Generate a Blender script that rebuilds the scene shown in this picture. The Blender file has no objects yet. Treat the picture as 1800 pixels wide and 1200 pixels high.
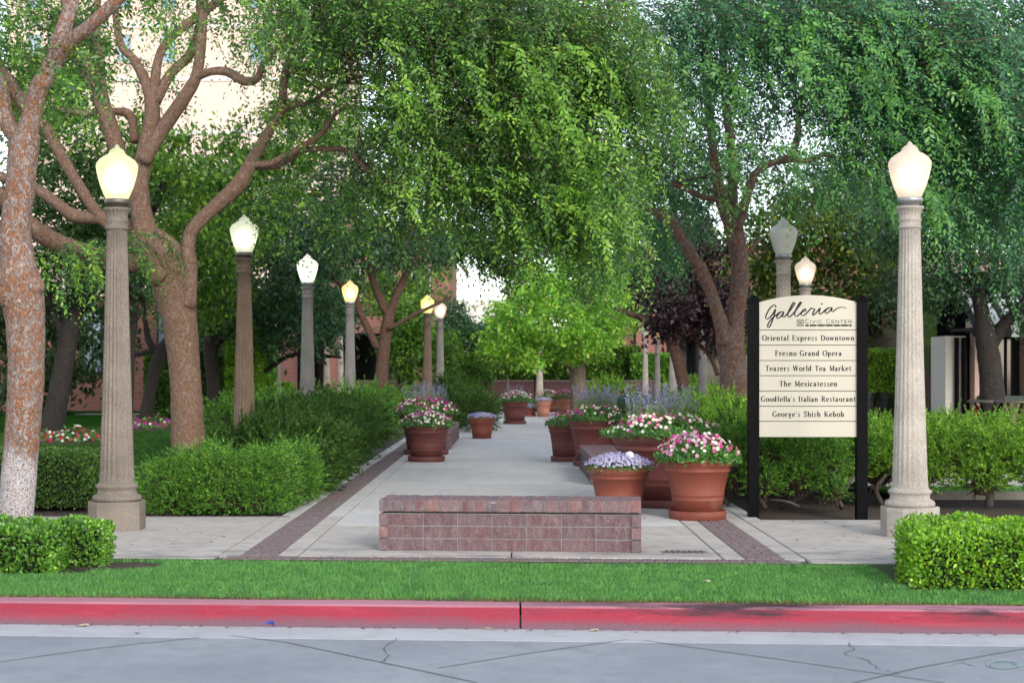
import bpy, math, random
import numpy as np
from math import sin, cos, pi, radians

random.seed(7)
RNG = np.random.default_rng(11)
SC = bpy.context.scene
COL = SC.collection

# ------------------------------------------------------------------ camera
FPX, HX, HY, CAMZ = 2700.0, 895.0, 652.0, 1.6      # focal length in photo pixels, vanishing point, eye height
cam_d = bpy.data.cameras.new('camera')
cam = bpy.data.objects.new('camera', cam_d)
COL.objects.link(cam)
cam.location = (0, 0, CAMZ)
cam.rotation_euler = (radians(90), 0, 0)
cam_d.sensor_width = 36.0
cam_d.lens = FPX / 1800 * 36
cam_d.shift_x = (900 - HX) / 1800
cam_d.shift_y = (HY - 600) / 1800
cam_d.clip_end = 2000
cam_d.dof.use_dof = True
cam_d.dof.focus_distance = 15.5
cam_d.dof.aperture_fstop = 3.6
SC.camera = cam

# ------------------------------------------------------------------ sky, sun, exposure
SUN_EL, SUN_AZ = radians(27), radians(155)     # azimuth clockwise from +Y (behind the camera, to its right)
world = bpy.data.worlds.new('World')
SC.world = world
world.use_nodes = True
wn = world.node_tree.nodes
wl = world.node_tree.links
bg = wn['Background']
sky = wn.new('ShaderNodeTexSky')
sky.sky_type = 'NISHITA'
sky.sun_disc = False
sky.sun_elevation = SUN_EL
sky.sun_rotation = SUN_AZ
sky.air_density = 1.0
sky.dust_density = 0.7
sky.ozone_density = 1.0
hsv = wn.new('ShaderNodeHueSaturation')
hsv.inputs['Saturation'].default_value = 0.5
wl.new(sky.outputs[0], hsv.inputs['Color'])
wl.new(hsv.outputs[0], bg.inputs['Color'])
bg.inputs['Strength'].default_value = 0.15
sun_d = bpy.data.lights.new('sun', 'SUN')
sun_d.energy = 0.7
sun_d.angle = radians(16)
sun_d.color = (1.0, 0.95, 0.88)
sun = bpy.data.objects.new('sun', sun_d)
COL.objects.link(sun)
sun.rotation_euler = (radians(90) - SUN_EL, 0, pi - SUN_AZ)
SC.view_settings.view_transform = 'Standard'
SC.view_settings.look = 'None'
SC.view_settings.gamma = 1.0
SC.view_settings.exposure = 1.28
SC.cycles.use_denoising = True
SC.cycles.max_bounces = 5
SC.cycles.diffuse_bounces = 1
SC.cycles.glossy_bounces = 2
SC.cycles.transmission_bounces = 4
SC.cycles.transparent_max_bounces = 8
SC.cycles.sample_clamp_indirect = 6
SC.cycles.use_adaptive_sampling = True
SC.cycles.adaptive_threshold = 0.02


# ------------------------------------------------------------------ helpers
def P(px, py, Y):
    """point at depth Y that the photograph shows at pixel (px, py)"""
    return np.array([(px - HX) * Y / FPX, Y, CAMZ - (py - HY) * Y / FPX])


def G(px, py, z=0.0):
    Y = FPX * (CAMZ - z) / (py - HY)
    return np.array([(px - HX) * Y / FPX, Y, z])


def fast_mesh(name, V, F):
    V = np.asarray(V, dtype=np.float32)
    F = np.asarray(F, dtype=np.int32)
    k = F.shape[1]
    me = bpy.data.meshes.new(name)
    me.vertices.add(len(V))
    me.vertices.foreach_set('co', V.ravel())
    me.loops.add(F.size)
    me.loops.foreach_set('vertex_index', F.ravel())
    me.polygons.add(len(F))
    me.polygons.foreach_set('loop_start', np.arange(0, F.size, k, dtype=np.int32))
    me.update(calc_edges=True)
    return me


def base_of(o):
    """world position of the thing a part belongs to"""
    while o is not None:
        if 'base' in o:
            return np.array(o['base'])
        o = o.parent
    return np.zeros(3)


class MB:
    """collects shapes into one mesh (world coordinates)"""
    def __init__(s):
        s.v = []
        s.f = []

    def add(s, V, F):
        b = len(s.v)
        s.v.extend([tuple(map(float, p)) for p in V])
        s.f.extend([tuple(int(i) + b for i in f) for f in F])
        return s

    def box(s, x0, x1, y0, y1, z0, z1, bev=0.0, shear=0.0):
        if bev <= 0:
            V = [(x0, y0, z0), (x1, y0, z0), (x1, y1, z0), (x0, y1, z0), (x0, y0, z1), (x1, y0, z1), (x1, y1, z1), (x0, y1, z1)]
            F = [(3, 2, 1, 0), (4, 5, 6, 7), (0, 1, 5, 4), (1, 2, 6, 5), (2, 3, 7, 6), (3, 0, 4, 7)]
        else:
            b = bev
            V = []
            for (z, i) in ((z0, 0), (z1 - b, 0), (z1, b)):
                V += [(x0 + i, y0 + i, z), (x1 - i, y0 + i, z), (x1 - i, y1 - i, z), (x0 + i, y1 - i, z)]
            F = [(3, 2, 1, 0), (8, 9, 10, 11)]
            for r in (0, 4):
                for i in range(4):
                    j = (i + 1) % 4
                    F.append((r + i, r + j, r + 4 + j, r + 4 + i))
        if shear:
            V = [(x, y + shear * x, z) for x, y, z in V]
        return s.add(V, F)

    def lathe(s, prof, seg=24, c=(0, 0, 0), flute=None, cap=True):
        V = []
        F = []
        for (r, z) in prof:
            for i in range(seg):
                a = 2 * pi * i / seg
                rr = r
                V.append((c[0] + rr * cos(a), c[1] + rr * sin(a), c[2] + z))
        n = len(prof)
        for k in range(n - 1):
            for i in range(seg):
                j = (i + 1) % seg
                F.append((k * seg + i, k * seg + j, (k + 1) * seg + j, (k + 1) * seg + i))
        if cap:
            F.append(tuple(reversed(range(seg))))
            F.append(tuple(range((n - 1) * seg, n * seg)))
        return s.add(V, F)

    def tube(s, pts, rad, sides=8, cap=True):
        pts = np.asarray(pts, float)
        n = len(pts)
        rad = np.broadcast_to(np.asarray(rad, float), (n,))
        t = np.gradient(pts, axis=0)
        t /= np.linalg.norm(t, axis=1)[:, None] + 1e-9
        up = np.array([0.0, 1.0, 0.0]) if abs(t[0][1]) < 0.9 else np.array([1.0, 0, 0])
        V = []
        u = np.cross(t[0], up)
        u /= np.linalg.norm(u)
        for k in range(n):
            u = u - t[k] * np.dot(u, t[k])
            u /= np.linalg.norm(u) + 1e-9
            w = np.cross(t[k], u)
            for i in range(sides):
                a = 2 * pi * i / sides
                V.append(pts[k] + rad[k] * (cos(a) * u + sin(a) * w))
        F = []
        for k in range(n - 1):
            for i in range(sides):
                j = (i + 1) % sides
                F.append((k * sides + i, k * sides + j, (k + 1) * sides + j, (k + 1) * sides + i))
        if cap:
            F.append(tuple(reversed(range(sides))))
            F.append(tuple(range((n - 1) * sides, n * sides)))
        return s.add(V, F)

    def build(s, name, mat, parent=None, smooth=False, origin=None):
        me = bpy.data.meshes.new(name)
        o0 = np.zeros(3) if origin is None else np.asarray(origin, float)
        if parent is not None and origin is None:
            o0 = base_of(parent)
        me.from_pydata([tuple(np.array(p) - o0) for p in s.v], [], s.f)
        me.update()
        return link(name, me, mat, parent, smooth)


def link(name, me, mat, parent=None, smooth=False):
    o = bpy.data.objects.new(name, me)
    COL.objects.link(o)
    if mat is not None and len(me.materials) == 0:
        me.materials.append(mat)
    if smooth:
        me.polygons.foreach_set('use_smooth', np.ones(len(me.polygons), dtype=bool))
    if parent is not None:
        o.parent = parent
    return o


def qpart(name, V, F, mat, parent, stuff=False):
    V = np.asarray(V, float) - base_of(parent)
    o = link(name, fast_mesh(name, V, F), mat, parent)
    if stuff:
        o['kind'] = 'stuff'
    return o


def tag(o, label, cat, group=None):
    o['label'] = label
    o['category'] = cat
    if group:
        o['group'] = group
    return o


def thing(name, loc, label, cat, group=None):
    o = bpy.data.objects.new(name, None)
    COL.objects.link(o)
    o.empty_display_size = 0.2
    o.location = tuple(map(float, loc))
    o['base'] = tuple(map(float, loc))
    return tag(o, label, cat, group)


def struct(o):
    o['kind'] = 'structure'
    return o


def copy_tree(o, parent=None):
    c = o.copy()
    COL.objects.link(c)
    c.parent = parent
    for ch in list(o.children):
        copy_tree(ch, c)
    return c


def place(o, x, y, z=0.0, rz=0.0, s=1.0):
    o.location = (float(x), float(y), float(z))
    o['base'] = (float(x), float(y), float(z))
    o.rotation_euler = (0, 0, rz)
    o.scale = (s, s, s)


def smooth_path(pts, n=5):
    """Catmull-Rom through rows of pts"""
    p = np.asarray(pts, float)
    if len(p) < 3:
        t = np.linspace(0, 1, n + 1)[:, None]
        return p[0] * (1 - t) + p[-1] * t
    q = np.vstack([2 * p[0] - p[1], p, 2 * p[-1] - p[-2]])
    out = []
    for i in range(1, len(q) - 2):
        for k in range(n):
            t = k / n
            a, b, c, d = q[i - 1], q[i], q[i + 1], q[i + 2]
            out.append(0.5 * (2 * b + (c - a) * t + (2 * a - 5 * b + 4 * c - d) * t * t + (3 * b - a - 3 * c + d) * t ** 3))
    out.append(p[-1])
    return np.array(out)


# ------------------------------------------------------------------ materials
MATS = {}


def nodes_of(name):
    m = bpy.data.materials.new(name)
    m.use_nodes = True
    nt = m.node_tree
    return m, nt.nodes, nt.links, nt.nodes['Principled BSDF']


def ramp(n, stops):
    r = n.new('ShaderNodeValToRGB')
    cr = r.color_ramp
    while len(cr.elements) < len(stops):
        cr.elements.new(0.5)
    for e, (p, c) in zip(cr.elements, stops):
        e.position = p
        e.color = (*c, 1)
    return r


def noise(n, l, scale, detail=6, vec=None, rough=0.6):
    t = n.new('ShaderNodeTexNoise')
    t.inputs['Scale'].default_value = scale
    t.inputs['Detail'].default_value = detail
    t.inputs['Roughness'].default_value = rough
    if vec is not None:
        l.new(vec, t.inputs['Vector'])
    return t


def mix(n, l, fac, a, b, mode='MIX'):
    m = n.new('ShaderNodeMix')
    m.data_type = 'RGBA'
    m.blend_type = mode
    for s, v in ((m.inputs['Factor'], fac), (m.inputs['A'], a), (m.inputs['B'], b)):
        if isinstance(v, (int, float)):
            s.default_value = v
        elif isinstance(v, tuple):
            s.default_value = (*v, 1)
        else:
            l.new(v, s)
    return m.outputs['Result']


def bump(n, l, bs, height, strength=0.4, dist=0.02):
    b = n.new('ShaderNodeBump')
    b.inputs['Strength'].default_value = strength
    b.inputs['Distance'].default_value = dist
    l.new(height, b.inputs['Height'])
    l.new(b.outputs[0], bs.inputs['Normal'])


def coords(n, kind='Object'):
    t = n.new('ShaderNodeTexCoord')
    return t.outputs[kind]


def world_pos(n):
    return n.new('ShaderNodeNewGeometry').outputs['Position']


def thr(n, l, val, lo, hi):
    m = n.new('ShaderNodeMapRange')
    m.inputs['From Min'].default_value = lo
    m.inputs['From Max'].default_value = hi
    l.new(val, m.inputs['Value'])
    return m.outputs[0]


def simple(name, c1, c2=None, scale=20, rough=0.7, bmp=0.3, dist=0.01, metal=0, spec=0.4, fine=0):
    m, n, l, bs = nodes_of(name)
    c2 = c2 or tuple(x * 0.7 for x in c1)
    v = world_pos(n)
    t = noise(n, l, scale, 8, v)
    r = ramp(n, [(0.3, c2), (0.7, c1)])
    l.new(t.outputs[0], r.inputs[0])
    out = r.outputs[0]
    if fine:
        t2 = noise(n, l, fine, 2, v)
        r2 = ramp(n, [(0.35, (0.55, 0.55, 0.55)), (0.6, (1.15, 1.15, 1.15))])
        l.new(t2.outputs[0], r2.inputs[0])
        out = mix(n, l, 1.0, out, r2.outputs[0], 'MULTIPLY')
    l.new(out, bs.inputs['Base Color'])
    bs.inputs['Roughness'].default_value = rough
    bs.inputs['Metallic'].default_value = metal
    bs.inputs['Specular IOR Level'].default_value = spec
    if bmp:
        bump(n, l, bs, t.outputs[0], bmp, dist)
    MATS[name] = m
    return m


def leaf_mat(name, c1, c2, trans=0.35, rough=0.5, c3=None, spec=0.35, gain=2.0, vs=1.6, vr=0.35):
    """random tint per leaf, part of the light passes through"""
    if not name.startswith('petal'):
        c1, c2, c3 = [c and tuple(min(0.6, x * gain) for x in c) for c in (c1, c2, c3)]
    m, n, l, bs = nodes_of(name)
    g = n.new('ShaderNodeNewGeometry')
    stops = [(0.0, c1), (0.8, c2)] + ([(1.0, c3)] if c3 else [])
    r = ramp(n, stops)
    l.new(g.outputs['Random Per Island'], r.inputs[0])
    t = noise(n, l, vs, 4, g.outputs['Position'])
    var = ramp(n, [(0.32, (1 - vr, 1 - vr * .9, 1 - vr * .8)), (0.68, (1 + vr, 1 + vr * .9, 1.0))])
    l.new(t.outputs[0], var.inputs[0])
    col = mix(n, l, 1.0, r.outputs[0], var.outputs[0], 'MULTIPLY')
    l.new(col, bs.inputs['Base Color'])
    bs.inputs['Roughness'].default_value = rough
    bs.inputs['Specular IOR Level'].default_value = spec
    tr = n.new('ShaderNodeBsdfTranslucent')
    tc = mix(n, l, 1.0, col, (1.5, 1.45, 0.7), 'MULTIPLY')
    l.new(tc, tr.inputs['Color'])
    ms = n.new('ShaderNodeMixShader')
    ms.inputs[0].default_value = trans
    l.new(bs.outputs[0], ms.inputs[1])
    l.new(tr.outputs[0], ms.inputs[2])
    l.new(ms.outputs[0], n['Material Output'].inputs[0])
    MATS[name] = m
    return m


def concrete(name, c1, c2, stain, fine=260, big=0.7, rough=0.85):
    m, n, l, bs = nodes_of(name)
    v = world_pos(n)
    a = noise(n, l, big, 8, v)
    b = noise(n, l, fine, 3, v)
    d = noise(n, l, 5, 8, v, 0.7)
    r = ramp(n, [(0.3, c2), (0.65, c1)])
    l.new(a.outputs[0], r.inputs[0])
    s = thr(n, l, d.outputs[0], 0.47, 0.78)
    c = mix(n, l, s, r.outputs[0], stain)
    sp = ramp(n, [(0.3, (0.78, 0.78, 0.78)), (0.65, (1.1, 1.1, 1.1))])
    l.new(b.outputs[0], sp.inputs[0])
    c = mix(n, l, 1.0, c, sp.outputs[0], 'MULTIPLY')
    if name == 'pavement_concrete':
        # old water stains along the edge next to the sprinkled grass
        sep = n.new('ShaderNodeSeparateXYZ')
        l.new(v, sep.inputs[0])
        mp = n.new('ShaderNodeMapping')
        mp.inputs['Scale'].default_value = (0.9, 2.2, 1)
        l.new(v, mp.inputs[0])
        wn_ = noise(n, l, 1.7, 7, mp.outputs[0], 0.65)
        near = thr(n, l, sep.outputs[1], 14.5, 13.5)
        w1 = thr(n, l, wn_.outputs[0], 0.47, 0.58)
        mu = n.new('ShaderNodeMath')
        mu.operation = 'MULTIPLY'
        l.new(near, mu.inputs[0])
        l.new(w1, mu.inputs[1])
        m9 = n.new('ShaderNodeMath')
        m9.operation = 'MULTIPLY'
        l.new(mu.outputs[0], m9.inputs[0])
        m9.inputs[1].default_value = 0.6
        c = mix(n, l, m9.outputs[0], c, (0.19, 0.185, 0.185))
    l.new(c, bs.inputs['Base Color'])
    bs.inputs['Roughness'].default_value = rough
    bs.inputs['Specular IOR Level'].default_value = 0.25
    bump(n, l, bs, b.outputs[0], 0.25, 0.003)
    MATS[name] = m
    return m


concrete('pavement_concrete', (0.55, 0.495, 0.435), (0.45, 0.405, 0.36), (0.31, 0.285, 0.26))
concrete('walk_concrete_lifted', (0.62, 0.59, 0.555), (0.52, 0.495, 0.47), (0.40, 0.38, 0.36))  # same concrete made lighter: brightness put into the colour of the shaded walk
concrete('street_concrete', (0.335, 0.35, 0.375), (0.25, 0.265, 0.295), (0.235, 0.25, 0.275), big=0.8)
concrete('gutter_concrete', (0.50, 0.51, 0.52), (0.44, 0.45, 0.46), (0.36, 0.37, 0.38))
concrete('edging_concrete', (0.40, 0.36, 0.32), (0.32, 0.29, 0.26), (0.22, 0.2, 0.18))
simple('joint_dark', (0.07, 0.065, 0.06), (0.04, 0.04, 0.04), 30)
simple('mortar', (0.27, 0.26, 0.26), (0.19, 0.18, 0.18), 40)
simple('soil', (0.11, 0.075, 0.052), (0.045, 0.03, 0.022), 25, 0.95, 0.9, 0.03, fine=180)
simple('earth', (0.055, 0.05, 0.03), (0.025, 0.03, 0.015), 6, 0.95)
simple('lawn_turf', (0.03, 0.095, 0.014), (0.018, 0.06, 0.010), 14, 1.0, 0.8, 0.02, fine=120, spec=0.0)
simple('lawn_thatch', (0.06, 0.085, 0.03), (0.03, 0.045, 0.014), 30, 0.95, 0.8, 0.02)
simple('crack_dark', (0.13, 0.14, 0.16), (0.08, 0.085, 0.10), 30)
simple('chalk_green', (0.27, 0.50, 0.47), (0.27, 0.34, 0.36), 40)
simple('black_paint', (0.004, 0.004, 0.005), (0.003, 0.003, 0.0035), 10, 0.5, 0.03, spec=0.06)
simple('black_letters', (0.012, 0.011, 0.01), (0.012, 0.011, 0.01), 10, 0.6, 0)
simple('cream_letters', (0.6, 0.55, 0.44), (0.6, 0.55, 0.44), 10, 0.6, 0)
simple('sign_cream', (0.565, 0.515, 0.415), (0.545, 0.495, 0.395), 4, 0.6, 0.02, spec=0.2)
simple('aged_metal', (0.22, 0.185, 0.165), (0.11, 0.095, 0.085), 40, 0.45, 0.2, metal=0.6)
simple('grey_metal', (0.42, 0.42, 0.42), (0.28, 0.28, 0.28), 40, 0.4, 0.1, metal=0.6)
simple('dark_bark', (0.045, 0.036, 0.03), (0.018, 0.015, 0.013), 16, 0.95, 1.0, 0.04)
simple('hedge_shade_core', (0.012, 0.02, 0.008), (0.006, 0.01, 0.004), 20, 0.95)  # near-black: shade inside the hedges put into the colour, not twig brown
simple('brown_bark', (0.16, 0.085, 0.055), (0.06, 0.035, 0.025), 14, 0.9, 1.0, 0.04)
simple('pale_bark', (0.28, 0.21, 0.15), (0.13, 0.095, 0.07), 14, 0.9, 1.0, 0.04)
simple('twig', (0.10, 0.065, 0.04), (0.05, 0.035, 0.025), 20, 0.9, 0.3)
simple('grey_twig', (0.13, 0.105, 0.09), (0.06, 0.05, 0.042), 20, 0.9, 0.5)
simple('pink_stucco', (0.60, 0.44, 0.38), (0.54, 0.39, 0.34), 8, 0.9, 0.1)
simple('white_stucco', (0.70, 0.66, 0.60), (0.62, 0.58, 0.53), 8, 0.9, 0.1)
simple('pink_stone', (0.78, 0.60, 0.50), (0.72, 0.55, 0.46), 0.6, 0.9, 0.1)
simple('dark_glass_shade', (0.012, 0.014, 0.016), (0.008, 0.009, 0.01), 3, 0.08, 0, spec=0.6)  # real glass, and the painted darkness of arcade and cafe interior
simple('pale_glass', (0.35, 0.45, 0.50), (0.25, 0.33, 0.38), 1.0, 0.15, 0)
simple('awning_white', (0.62, 0.62, 0.64), (0.5, 0.5, 0.52), 8, 0.8, 0.1)
simple('awning_black', (0.015, 0.015, 0.018), (0.01, 0.01, 0.012), 8, 0.8, 0.1)
simple('dark_green_paint', (0.03, 0.05, 0.045), (0.02, 0.035, 0.03), 8, 0.5, 0.1)
simple('red_paint', (0.42, 0.03, 0.035), (0.33, 0.02, 0.03), 8, 0.4, 0.1)
simple('bin_teal', (0.03, 0.10, 0.10), (0.02, 0.07, 0.075), 8, 0.5, 0.1)
simple('white_board', (0.78, 0.77, 0.74), (0.72, 0.71, 0.68), 8, 0.6, 0.05)
simple('blue_paper', (0.015, 0.10, 0.55), (0.015, 0.07, 0.4), 60, 0.5, 0.3)
simple('dry_leaf', (0.58, 0.47, 0.30), (0.42, 0.32, 0.2), 60, 0.9, 0.2)
simple('lamp_cream_stone', (0.55, 0.52, 0.45), (0.45, 0.42, 0.36), 8, 0.9, 0.2)


def aggregate(name, c1, c2, dark):
    """exposed aggregate column: speckled, damp streaks"""
    m, n, l, bs = nodes_of(name)
    v = coords(n)
    a = noise(n, l, 170, 2, v)
    b = noise(n, l, 2.2, 6, v)
    r = ramp(n, [(0.36, dark), (0.52, c2), (0.68, c1)])
    l.new(a.outputs[0], r.inputs[0])
    w = ramp(n, [(0.35, (0.72, 0.70, 0.68)), (0.65, (1.08, 1.06, 1.03))])
    l.new(b.outputs[0], w.inputs[0])
    c = mix(n, l, 1.0, r.outputs[0], w.outputs[0], 'MULTIPLY')
    l.new(c, bs.inputs['Base Color'])
    bs.inputs['Roughness'].default_value = 0.9
    bs.inputs['Specular IOR Level'].default_value = 0.2
    bump(n, l, bs, a.outputs[0], 0.5, 0.006)
    MATS[name] = m


aggregate('aggregate_tan', (0.37, 0.32, 0.275), (0.265, 0.225, 0.19), (0.12, 0.10, 0.085))
aggregate('aggregate_brown', (0.27, 0.20, 0.15), (0.19, 0.14, 0.105), (0.08, 0.06, 0.045))
aggregate('aggregate_grey', (0.33, 0.315, 0.29), (0.235, 0.225, 0.205), (0.11, 0.105, 0.1))
aggregate('aggregate_pale', (0.64, 0.59, 0.52), (0.50, 0.455, 0.40), (0.22, 0.19, 0.165))


def brick_piece(name, tones, frost=0.35):
    """each brick takes its own tone from its object id"""
    m, n, l, bs = nodes_of(name)
    oi = n.new('ShaderNodeObjectInfo')
    v = world_pos(n)
    r = ramp(n, [(i / max(1, len(tones) - 1), t) for i, t in enumerate(tones)])
    l.new(oi.outputs['Random'], r.inputs[0])
    mp = n.new('ShaderNodeMapping')
    mp.inputs['Scale'].default_value = (1, 1, .4)
    l.new(v, mp.inputs[0])
    a = noise(n, l, 22, 6, mp.outputs[0], 0.6)
    f = noise(n, l, 150, 3, v)
    k = thr(n, l, a.outputs[0], 0.3, 0.85)
    k2 = thr(n, l, f.outputs[0], 0.38, 0.66)
    mm = n.new('ShaderNodeMath')
    mm.operation = 'MULTIPLY'
    l.new(k, mm.inputs[0])
    l.new(k2, mm.inputs[1])
    m3 = n.new('ShaderNodeMath')
    m3.operation = 'MULTIPLY'
    l.new(mm.outputs[0], m3.inputs[0])
    m3.inputs[1].default_value = frost * 2
    c = mix(n, l, m3.outputs[0], r.outputs[0], (0.46, 0.41, 0.40))
    sp = ramp(n, [(0.3, (0.75, 0.75, 0.75)), (0.65, (1.12, 1.12, 1.12))])
    l.new(f.outputs[0], sp.inputs[0])
    c = mix(n, l, 1.0, c, sp.outputs[0], 'MULTIPLY')
    l.new(c, bs.inputs['Base Color'])
    bs.inputs['Roughness'].default_value = 0.85
    bs.inputs['Specular IOR Level'].default_value = 0.25
    bump(n, l, bs, f.outputs[0], 0.4, 0.004)
    MATS[name] = m


brick_piece('bench_brick', [(0.14, 0.068, 0.074), (0.155, 0.072, 0.076), (0.13, 0.072, 0.08), (0.15, 0.078, 0.084), (0.20, 0.078, 0.07), (0.145, 0.072, 0.078), (0.115, 0.076, 0.088), (0.145, 0.07, 0.076)], 0.45)
brick_piece('panel_brick', [(0.115, 0.054, 0.060), (0.13, 0.058, 0.062), (0.11, 0.058, 0.066), (0.12, 0.058, 0.064)], 0.38)
brick_piece('paving_brick', [(0.125, 0.078, 0.074), (0.15, 0.085, 0.078), (0.115, 0.08, 0.083), (0.14, 0.08, 0.076), (0.165, 0.10, 0.092)], 0.6)


def brick_wall(name, c1, c2, mort, scale=1.0):
    m, n, l, bs = nodes_of(name)
    v = world_pos(n)
    sep = n.new('ShaderNodeSeparateXYZ')
    l.new(v, sep.inputs[0])
    add = n.new('ShaderNodeMath')
    l.new(sep.outputs[0], add.inputs[0])
    l.new(sep.outputs[1], add.inputs[1])
    cmb = n.new('ShaderNodeCombineXYZ')
    l.new(add.outputs[0], cmb.inputs[0])
    l.new(sep.outputs[2], cmb.inputs[1])
    b = n.new('ShaderNodeTexBrick')
    b.inputs['Color1'].default_value = (*c1, 1)
    b.inputs['Color2'].default_value = (*c2, 1)
    b.inputs['Mortar'].default_value = (*mort, 1)
    b.inputs['Scale'].default_value = scale
    b.inputs['Brick Width'].default_value = 0.4
    b.inputs['Row Height'].default_value = 0.2
    b.inputs['Mortar Size'].default_value = 0.012
    l.new(cmb.outputs[0], b.inputs['Vector'])
    l.new(b.outputs['Color'], bs.inputs['Base Color'])
    bs.inputs['Roughness'].default_value = 0.9
    bs.inputs['Specular IOR Level'].default_value = 0.2
    MATS[name] = m


brick_wall('building_brick', (0.36, 0.15, 0.115), (0.28, 0.12, 0.10), (0.30, 0.22, 0.19))
brick_wall('garden_brick', (0.15, 0.068, 0.06), (0.12, 0.058, 0.054), (0.16, 0.13, 0.12), 2.2)


def terracotta(name, c1, c2, chalk):
    m, n, l, bs = nodes_of(name)
    oi = n.new('ShaderNodeObjectInfo')
    v = world_pos(n)
    a = noise(n, l, 3.5, 8, v, 0.65)
    f = noise(n, l, 90, 3, v)
    r = ramp(n, [(0.3, c2), (0.6, c1), (0.85, chalk)])
    l.new(a.outputs[0], r.inputs[0])
    sp = ramp(n, [(0.3, (0.88, 0.88, 0.88)), (0.65, (1.06, 1.06, 1.06))])
    l.new(f.outputs[0], sp.inputs[0])
    c = mix(n, l, 1.0, r.outputs[0], sp.outputs[0], 'MULTIPLY')
    l.new(c, bs.inputs['Base Color'])
    bs.inputs['Roughness'].default_value = 0.6
    bs.inputs['Specular IOR Level'].default_value = 0.35
    bump(n, l, bs, f.outputs[0], 0.15, 0.003)
    MATS[name] = m


terracotta('terracotta', (0.225, 0.058, 0.034), (0.175, 0.044, 0.028), (0.28, 0.13, 0.10))
terracotta('terracotta_dark', (0.15, 0.043, 0.036), (0.11, 0.034, 0.030), (0.175, 0.075, 0.06))
terracotta('terracotta_pale', (0.42, 0.18, 0.125), (0.34, 0.13, 0.09), (0.46, 0.25, 0.19))


def mottled_bark(name, grey, grey2, orange, amount=0.5, wash=None):
    m, n, l, bs = nodes_of(name)
    v = world_pos(n)
    mp = n.new('ShaderNodeMapping')
    mp.inputs['Scale'].default_value = (1, 1, 0.62)
    l.new(v, mp.inputs[0])
    warp = noise(n, l, 9, 4, mp.outputs[0])
    wv = mix(n, l, 0.16, mp.outputs[0], warp.outputs['Color'], 'ADD')
    vo = n.new('ShaderNodeTexVoronoi')
    vo.inputs['Scale'].default_value = 40
    l.new(wv, vo.inputs['Vector'])
    vd = n.new('ShaderNodeTexVoronoi')
    vd.feature = 'DISTANCE_TO_EDGE'
    vd.inputs['Scale'].default_value = 40
    l.new(wv, vd.inputs['Vector'])
    hs = n.new('ShaderNodeSeparateColor')
    l.new(vo.outputs['Color'], hs.inputs[0])
    gr = ramp(n, [(0.0, grey2), (1.0, grey)])
    l.new(hs.outputs[1], gr.inputs[0])
    big = noise(n, l, 2.4, 5, v)
    ad = n.new('ShaderNodeMath')
    l.new(hs.outputs[0], ad.inputs[0])
    l.new(big.outputs[0], ad.inputs[1])
    k = thr(n, l, ad.outputs[0], 1.5 - amount, 1.6 - amount)
    c = mix(n, l, k, gr.outputs[0], orange)
    ed = thr(n, l, vd.outputs['Distance'], 0.0, 0.12)
    edc = ramp(n, [(0.0, (0.5, 0.42, 0.38)), (1.0, (1, 1, 1))])
    l.new(ed, edc.inputs[0])
    c = mix(n, l, 1.0, c, edc.outputs[0], 'MULTIPLY')
    fn = noise(n, l, 70, 4, v)
    fr = ramp(n, [(0.3, (0.72, 0.72, 0.72)), (0.65, (1.15, 1.15, 1.15))])
    l.new(fn.outputs[0], fr.inputs[0])
    c = mix(n, l, 1.0, c, fr.outputs[0], 'MULTIPLY')
    if wash is not None:
        sep = n.new('ShaderNodeSeparateXYZ')
        l.new(v, sep.inputs[0])
        ma = n.new('ShaderNodeMath')
        ma.operation = 'MULTIPLY_ADD'
        l.new(warp.outputs[0], ma.inputs[0])
        ma.inputs[1].default_value = -0.75
        l.new(sep.outputs[2], ma.inputs[2])
        w1 = thr(n, l, ma.outputs[0], wash - 0.30, wash - 0.44)
        w2 = thr(n, l, fn.outputs[0], 0.38, 0.54)
        mw = n.new('ShaderNodeMath')
        mw.operation = 'MULTIPLY'
        l.new(w1, mw.inputs[0])
        l.new(w2, mw.inputs[1])
        c = mix(n, l, mw.outputs[0], c, (0.50, 0.465, 0.465))
    l.new(c, bs.inputs['Base Color'])
    bs.inputs['Roughness'].default_value = 0.85
    bs.inputs['Specular IOR Level'].default_value = 0.25
    bump(n, l, bs, ed, 0.6, 0.012)
    MATS[name] = m


mottled_bark('elm_bark', (0.36, 0.285, 0.25), (0.235, 0.175, 0.15), (0.29, 0.14, 0.08), 0.40, wash=0.80)
mottled_bark('elm_bark_brown', (0.29, 0.195, 0.145), (0.18, 0.115, 0.083), (0.215, 0.125, 0.08), 0.36)
mottled_bark('elm_bark_grey', (0.28, 0.21, 0.18), (0.17, 0.125, 0.105), (0.22, 0.10, 0.065), 0.4)

leaf_mat('elm_leaf', (0.014, 0.044, 0.014), (0.055, 0.135, 0.024), 0.38, 0.38, (0.16, 0.27, 0.04), spec=0.5, gain=1.75, vr=.5)
leaf_mat('elm_leaf_cool', (0.012, 0.042, 0.028), (0.036, 0.11, 0.058), 0.32, 0.38, (0.085, 0.20, 0.055), gain=2.3, spec=0.5, vr=.45)
leaf_mat('elm_leaf_tip', (0.07, 0.16, 0.03), (0.14, 0.26, 0.04), 0.42, 0.38, (0.22, 0.32, 0.05), spec=0.5, gain=1.7)
leaf_mat('elm_tip_cool', (0.045, 0.13, 0.045), (0.09, 0.22, 0.06), 0.38, 0.38, (0.15, 0.28, 0.06), spec=0.5, gain=1.6)
leaf_mat('deep_shade_leaf', (0.014, 0.038, 0.012), (0.035, 0.08, 0.02), 0.25, 0.5, gain=1.0)  # darkened leaf: shade inside and under the crowns put into its colour
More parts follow.
